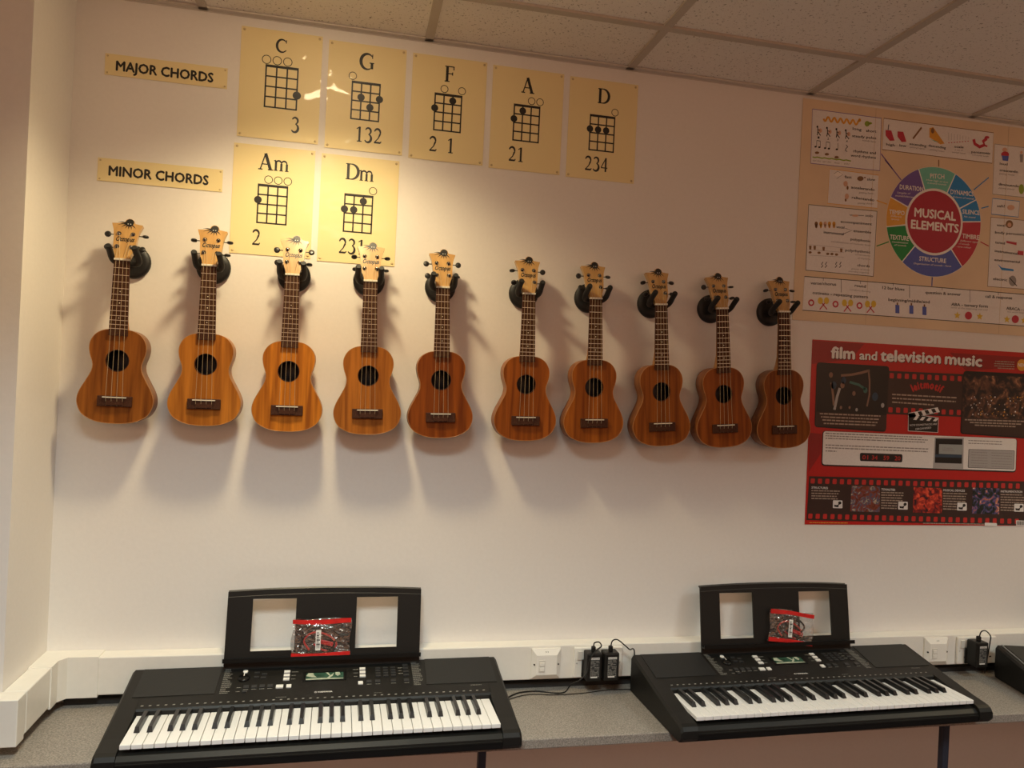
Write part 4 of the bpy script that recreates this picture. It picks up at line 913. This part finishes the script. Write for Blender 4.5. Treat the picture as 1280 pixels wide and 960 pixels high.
# ------------------------------------------------------------------ keyboards
KW, KD = .945, .331
KU, KV = .0495, .015           # first key: offset from the body's left side and front
def pz(v): return .073+(v-.165)*.2
_wk = None
def make_keyboard(label, loc, rz, trim=False, pat=0):
    global _wk
    k = thing('keyboard', label, 'keyboard', loc, (0, 0, rz), 'black portable keyboards on the worktop')
    # case: lower tray, cheeks and sloping top in one body
    b = MB()
    b.extr_u([(.004, .004), (KD-.004, .004), (KD, .02), (KD, .10), (KD-.004, .1055), (KD-.016, pz(KD-.016)), (.166, pz(.166)), (.162, pz(.162)-.004), (.161, .048), (.030, .040), (.012, .038), (.002, .030), (.000, .012)], .044, KW-.044)
    for s in (0, 1):
        prof = [(.006, .003), (KD-.004, .003), (KD, .02), (KD, .10), (KD-.004, .1055), (KD-.016, pz(KD-.016)), (.166, pz(.166)), (.06, .054), (.012, .0475), (.002, .043), (-.004, .034), (-.004, .014)]
        n = len(prof); xs = [(0, .86, .0035), (.006, 1, 0), (.0465, 1, 0)]
        vs = []
        for x, sc, dz in xs:
            X = x if s == 0 else KW-x
            vs += [(X, (v-.17)*(.985 if x == 0 else 1)+.17, max(.003, z-(.006 if x == 0 and z > .03 else 0))) for v, z in prof]
        fs = [tuple(range(n)), tuple(range(3*n-1, 2*n-1, -1))]+[(q*n+i, q*n+(i+1) % n, (q+1)*n+(i+1) % n, (q+1)*n+i) for q in range(2) for i in range(n)]
        b.add(vs, fs)
    b.build('case', M_black, k)
    MB().box((.047, -.0025, .0225), (KW-.047, .004, .0250), M_black).box((.047, -.0015, .008), (KW-.047, .004, .0215), M_black2).build('front_rail', M_black2, k)
    for x in (.08, KW-.08):
        for y in (.10, .28): MB().lathe([(.011, 0), (.011, .0045)], 14, M_rubber_shade, 'z', Matrix.Translation((x, y, 0))).build('rubber_foot', M_rubber_shade, k)
    # keys
    KZ, kl = .0604, .1443; kw = .846/36
    if _wk is None:
        wm = MB().box((.0006, 0, -.0105), (kw-.0006, kl, 0), None, None, .0012).mesh('white_key', M_keyw)
        bl = .090; a = [(-.0062, 0, 0), (.0062, 0, 0), (.0062, bl, 0), (-.0062, bl, 0), (-.0043, .006, .0115), (.0043, .006, .0115), (.0043, bl, .0115), (-.0043, bl, .0115)]
        bmsh = MB().add(a, [(3, 2, 1, 0), (4, 5, 6, 7), (0, 1, 5, 4), (1, 2, 6, 5), (2, 3, 7, 6), (3, 0, 4, 7)]).mesh('black_key', M_keyb)
        bmd = bmsh; _wk = (wm, bmd)
    for i in range(36):
        obj('white_key', _wk[0], k, (KU+i*kw, KV, KZ))
        if i < 35 and i % 7 in (0, 1, 3, 4, 5):
            off = {0: -.0018, 1: .0018, 3: -.0024, 4: 0, 5: .0024}[i % 7]
            obj('black_key', _wk[1], k, (KU+(i+1)*kw+off, KV+kl-.090, KZ+.0004))
    # top panel: frame following the slope
    TP = Matrix.Translation((0, .165, pz(.165))) @ Matrix.Rotation(math.atan(.2), 4, 'X')
    def P(u, v, dz=0): return TP @ Vector((u, (v-.165)*math.sqrt(1.04), dz))
    def pbox(mb, u0, v0, u1, v1, h, m=None, base=-.0005):
        mb.add([P(u0, v0, base), P(u1, v0, base), P(u1, v1, base), P(u0, v1, base), P(u0, v0, h), P(u1, v0, h), P(u1, v1, h), P(u0, v1, h)], [(0, 3, 2, 1), (4, 5, 6, 7), (0, 1, 5, 4), (1, 2, 6, 5), (2, 3, 7, 6), (3, 0, 4, 7)], m)
    def poly(mb, pts, h, m): mb.add([P(u, v, h) for u, v in pts], [tuple(range(len(pts)))], m)
    for pts in (((.0265, .211), (.2125, .212), (.215, .3265), (.0265, .3265)), ((.7365, .212), (.925, .211), (.925, .3275), (.7425, .3275))):
        g = MB(); n = 4
        g.add([P(u, v, -.0005) for u, v in pts]+[P(u, v, .0012) for u, v in pts], [(4, 5, 6, 7)]+[(i, (i+1) % 4, (i+1) % 4+4, i+4) for i in range(4)])
        g.build('speaker_grille', M_grille, k)
    # display
    d = MB(); pbox(d, .420, .247, .531, .2865, .0012, M_black2); dp = d.build('display_bezel', M_black2, k)
    d = MB(); pbox(d, .4285, .2512, .5235, .281, .0016, M_lcd); lc = d.build('display', M_lcd, dp)
    a = MB(); poly(a, [(.4285, .268), (.434, .281), (.446, .281), (.448, .272), (.456, .2605), (.444, .262)], .0019, M_lcd2); poly(a, [(.4285, .2514), (.523, .2514), (.523, .2545), (.470, .258), (.4285, .2555)], .0019, M_lcd2)
    poly(a, [(.478, .281), (.484, .281), (.4905, .268), (.500, .280), (.496, .265), (.486, .2555), (.480, .2555), (.488, .2655)], .0019, M_lcd2); poly(a, [(.503, .281), (.513, .281), (.516, .27), (.509, .264), (.503, .27)], .0019, M_lcd2)
    a.build('display_art', M_lcd2, lc)
    # buttons
    def button(u, v, wu, wv_, m, h=.0028, nm='button'):
        mb = MB(); pbox(mb, u-wu/2, v-wv_/2, u+wu/2, v+wv_/2, h, m); return mb.build(nm, m, k)
    for v in (.2917, .2757, .2597): button(.3797, v, .0150, .0095, M_btn)
    for v in (.2920, .2761, .2604): button(.5730, v, .0150, .0095, M_btn)
    button(.3656, .2290, .0175, .0120, M_btn); button(.3880, .2290, .0120, .0120, M_btn); button(.5670, .2301, .0120, .0120, M_btn)
    for u in (.2845, .3038, .3231, .3424): button(u, .2332, .0125, .0120, M_btnd)
    for u in (.5888, .6113, .6517, .6859): button(u, .2337, .0125, .0110, M_btnd)
    button(.2831, .2145, .0110, .0075, M_btnd)
    for r_, v in enumerate((.2915, .2800, .2685, .2570)):
        for u in (.6136, .6335, .6534): button(u, v, .0125, .0070, M_btnd)
    for v in (.3015, .2865, .2710, .2560): button(.687, v, .0140, .0085, M_btnd)
    for u, v in ((.305, .292), (.3235, .285), (.305, .273), (.322, .270)): button(u, v, .0125, .0060, M_btnd)
    c = P(.2745, .2695); MB().lathe([(.0145, -.001), (.0145, .004), (.0125, .006), (.0001, .0062)], 28, M_black2, 'z', Matrix.Translation(c) @ Matrix.Rotation(math.atan(.2), 4, 'X')).build('volume_dial', M_black2, k)
    c = P(.2753, .2997); MB().lathe([(.0062, -.001), (.0062, .0025), (.0055, .0032), (.0001, .0033)], 18, M_btn, 'z', Matrix.Translation(c) @ Matrix.Rotation(math.atan(.2), 4, 'X')).build('power_button', M_btn, k)
    # printed legends
    a = MB(); rr = random.Random(5)
    def dash(u0, u1, v, h_, m=M_printk):
        u = u0
        while u < u1:
            w_ = min(rr.uniform(.0015, .006), u1-u); poly(a, [(u, v), (u+w_, v), (u+w_, v+h_), (u, v+h_)], .0003, m); u += w_+.0008
    for i in range(19): dash(.224, .224+rr.uniform(.012, .024), .2125+i*.0056, .0019)
    for i in range(19): dash(.704, .704+rr.uniform(.012, .026), .2125+i*.0056, .0019)
    for i in range(48):
        u = .0567+i*(.826/47); poly(a, [(u-.0030, .1755), (u+.0028, .1755), (u+.0036, .1790), (u-.0020, .1790)], .0003, M_printk)
    for u, w_, v in ((.392, .016, .2905), (.392, .010, .2750), (.392, .010, .2595), (.548, .015, .2905), (.550, .011, .2750), (.550, .010, .2595), (.667, .012, .29), (.667, .010, .277), (.667, .012, .265), (.262, .010, .232), (.262, .009, .216)):
        dash(u, u+w_, v, .0022)
    for u in (.2845, .3038, .3231, .3424, .3656, .3880, .5888, .6113, .6517, .6859): dash(u-.006, u+.006, .2235, .0018); 
    for u in (.2845, .3038, .3231, .3424): dash(u-.005, u+.005, .2325, .0025)
    for u in (.5888, .6113, .6517, .6859): dash(u-.005, u+.005, .2330, .0025)
    a.add([P(.2735, .2735, .0066), P(.2755, .2735, .0066), P(.2755, .287, .0066), P(.2735, .287, .0066)], [(0, 1, 2, 3)], M_printw)
    dash(.36, .385, .186, .0012); dash(.60, .62, .186, .0012)
    tag(a.build('panel_legends', M_printk, k), kind='stuff')
    def ptext(s, u0, u1, v, h_, m, nm):
        vv, f, wd = text2d(s, .03); sc = (u1-u0)/wd; MB().add([P(u0+x*sc, v+y*h_, .0004+c_) for x, y, c_ in vv], f, m).build(nm, m, k)
    lg = MB(); 
    for i in range(16):
        a0, a1 = 2*PI*i/16, 2*PI*(i+1)/16; cu, cv, r0_, r1_ = .4555, .2006, .0024, .0032
        poly(lg, [(cu+r0_*math.cos(a0), cv+r0_*math.sin(a0)), (cu+r1_*math.cos(a0), cv+r1_*math.sin(a0)), (cu+r1_*math.cos(a1), cv+r1_*math.sin(a1)), (cu+r0_*math.cos(a1), cv+r0_*math.sin(a1))], .0004, M_printw)
    for q in (90, 210, 330): poly(lg, [(cu+.0004, cv), (cu-.0004, cv), (cu+r0_*math.cos(math.radians(q))-.0003, cv+r0_*math.sin(math.radians(q))), (cu+r0_*math.cos(math.radians(q))+.0003, cv+r0_*math.sin(math.radians(q)))], .0004, M_printw)
    lg.build('maker_emblem', M_printw, k)
    ptext('YAMAHA', .4605, .4965, .1977, .0056, M_printw, 'maker_lettering'); ptext('PSR-E373', .853, .881, .1990, .0032, M_printk, 'model_lettering')
    if trim:
        t_ = MB(); t_.tube([(.018, .03, .052), (.018, .166, .0745), (.018, .325, .1065)], .0026, 6); t_.build('silver_trim', M_silver, k)
    # music rest: frame with two windows, top lip and ledge
    r = None
    S0 = Vector((KW/2, KD-.012, .112)); ang = math.atan2(.030, .188)
    TS = Matrix.Translation(S0) @ Matrix.Rotation(-ang, 4, 'X')
    mb = MB()
    def sbox(x0, z0, x1, z1, y0=-.0025, y1=.0025, m=M_black):
        mb.box((x0, y0, z0), (x1, y1, z1), m, TS)
    zt = .191
    def prism_s(pts): mb.prism(pts, -.0025, .0025, M_black, TS)
    wl, wr_, wi = .191, .191, .0795; z0_, z1_ = .033, .167
    prism_s([(-.2545, -.010), (.2545, -.010), (.2545, z0_), (-.2545, z0_)]); prism_s([(-.2545, z0_), (-wl, z0_), (-wl, z1_), (-.2545, z1_)]); prism_s([(wl, z0_), (.2545, z0_), (.2545, z1_), (wl, z1_)]); prism_s([(-wi, z0_), (wi, z0_), (wi, z1_), (-wi, z1_)])
    prism_s([(-.2545, z1_), (.2545, z1_), (.2545, .186), (.15, .191), (0, .193), (-.15, .191), (-.2545, .186)])
    st = mb.build('music_rest', M_black, k)
    lp = MB(); n = 12
    arcz = lambda x: .186+.007*(1-(x/.2545)**2)
    xs = [-.2545+.509*i/n for i in range(n+1)]
    vs = [TS @ Vector((x, -.0030, arcz(x)-.014)) for x in xs]+[TS @ Vector((x, .008, arcz(x)+.003)) for x in xs]+[TS @ Vector((x, .0095, arcz(x)-.002)) for x in xs]
    lp.add(vs, [(i, i+1, n+2+i, n+1+i) for i in range(n)]+[(n+1+i, n+2+i, 2*n+3+i, 2*n+2+i) for i in range(n)], mat('rest_edge', (.055, .052, .047), .4))
    lp.build('top_edge', None, st)
    lg = MB(); lg.box((-.256, -.022, .010), (.256, .0, .014), None, TS); lg.box((-.256, -.0235, .0095), (.256, -.0205, .020), None, TS); lg.build('ledge', M_black2, st)
    return k, TS
def kb_loc(x, y, rz):
    c, s = math.cos(rz), math.sin(rz); return (x-(c*KU-s*KV), y-(s*KU+c*KV), TT)
K1, TS = make_keyboard('black keyboard with music rest on the worktop at the left, below the pale ukuleles', kb_loc(.4075, -.3901, .0196), .0196)
K2, _ = make_keyboard('black keyboard with music rest on the worktop, below the dark ukuleles', kb_loc(1.7555, -.3889, .0244), .0244)
K3, _ = make_keyboard('black keyboard with silver side line, cut off at the right edge', (2.952+.0725, -.078, TT), -.20, True)
c, s = math.cos(-.20), math.sin(-.20); K3.location = (2.952+s*KD*1.0, -.082-c*KD, TT)

# bags of accessories on the music rests -------------------------------
def bag(kb, label, cx, W, Hh, tilt, seed, flip):
    rr = random.Random(seed)
    base = thing('accessory_bag', label, 'plastic bag', group='clear bags with red edges on the music rests')
    base.matrix_world = Matrix.LocRotScale(Vector(kb.location), Matrix.Rotation(kb.rotation_euler[2], 3, 'Z').to_quaternion(), None) @ TS @ Matrix.Translation((cx, -.0045, .0145)) @ Matrix.Rotation(tilt, 4, 'Y')
    nx, nz = 18, 12
    def sh_(sgn, off):
        vs = []; 
        for j in range(nz+1):
            for i in range(nx+1):
                a, b = i/nx, j/nz; bul = (math.sin(PI*a)*math.sin(PI*b))**.6
                edge = .003*math.sin(7*b+seed)*(1 if i in (0, nx) else 0)
                vs.append((-W/2+W*a+edge, -.0105+sgn*(.009*bul)+rr.uniform(-.0016, .0016)*bul, Hh*b+.002*math.sin(9*a+seed)*(b > .9)))
        fs = [(j*(nx+1)+i, j*(nx+1)+i+1, (j+1)*(nx+1)+i+1, (j+1)*(nx+1)+i) for j in range(nz) for i in range(nx)]
        return MB().add(vs, fs, M_bag, True)
    sh_(-1, 0).build('front_film', M_bag, base); sh_(1, 0).build('back_film', M_bag, base)
    for z0, z1 in ((.002, .013), (Hh-.014, Hh-.002)):
        vs = []; n = 16
        for i in range(n+1):
            a = i/n; y = -.0128-.003*math.sin(PI*a)
            vs += [(-W/2+W*a, y+rr.uniform(-.0006, .0006), z0+.0015*math.sin(6*a+seed)), (-W/2+W*a, y+rr.uniform(-.0006, .0006), z1+.0015*math.sin(5*a+seed+1))]
        MB().add(vs, [(2*i, 2*i+2, 2*i+3, 2*i+1) for i in range(n)], M_red, True).build('red_edge_strip', M_red, base)
    f = flip
    MB().box((-.008*f-.0065, -.0200, .020), (-.008*f+.0065, -.0195, .072), M_printw).build('barcode_label', M_printw, base)
    p = MB()
    for q in range(11):
        z = .026+q*.0038; p.box((-.008*f-.0045, -.0203, z), (-.008*f+.0045-rr.choice([0, .003]), -.02005, z+.0012+.0008*(q % 3)))
    p.build('barcode_print', M_print, base)
    cab = spline([(-.03*f, -.010, .020), (-.045*f, -.008, .045), (-.02*f, -.012, .065), (.02*f, -.009, .055), (.04*f, -.010, .030), (.01*f, -.012, .018), (-.02*f, -.009, .035)], 6)
    MB().tube(cab, .0024, 7).build('red_lead', M_red, base)
    MB().box((.004*f-.018, -.0165, .034), (.004*f+.018, -.010, .045), None, Matrix.Rotation(.25*f, 4, 'Y') , .002).build('red_card', M_red, base)
    MB().lathe([(.001, -.016), (.010, -.0155), (.012, -.012), (.012, -.006), (.001, -.006)], 18, M_black2, 'y', Matrix.Translation((.024*f, 0, .026))).build('plug', M_black2, base)
    MB().tube(spline([(.024*f, -.010, .03), (.045*f, -.010, .055), (.01*f, -.008, .078), (-.04*f, -.009, .060), (-.055*f, -.008, .025)], 6), .0028, 7).build('black_lead', M_black, base)
    return base
bag(K1, 'clear bag with red edges leaning on the left keyboard rest', -.010, .152, .101, 0, 2, 1)
bag(K2, 'clear bag with red edges tilted on the right keyboard rest', .034, .150, .098, .14, 5, 1)
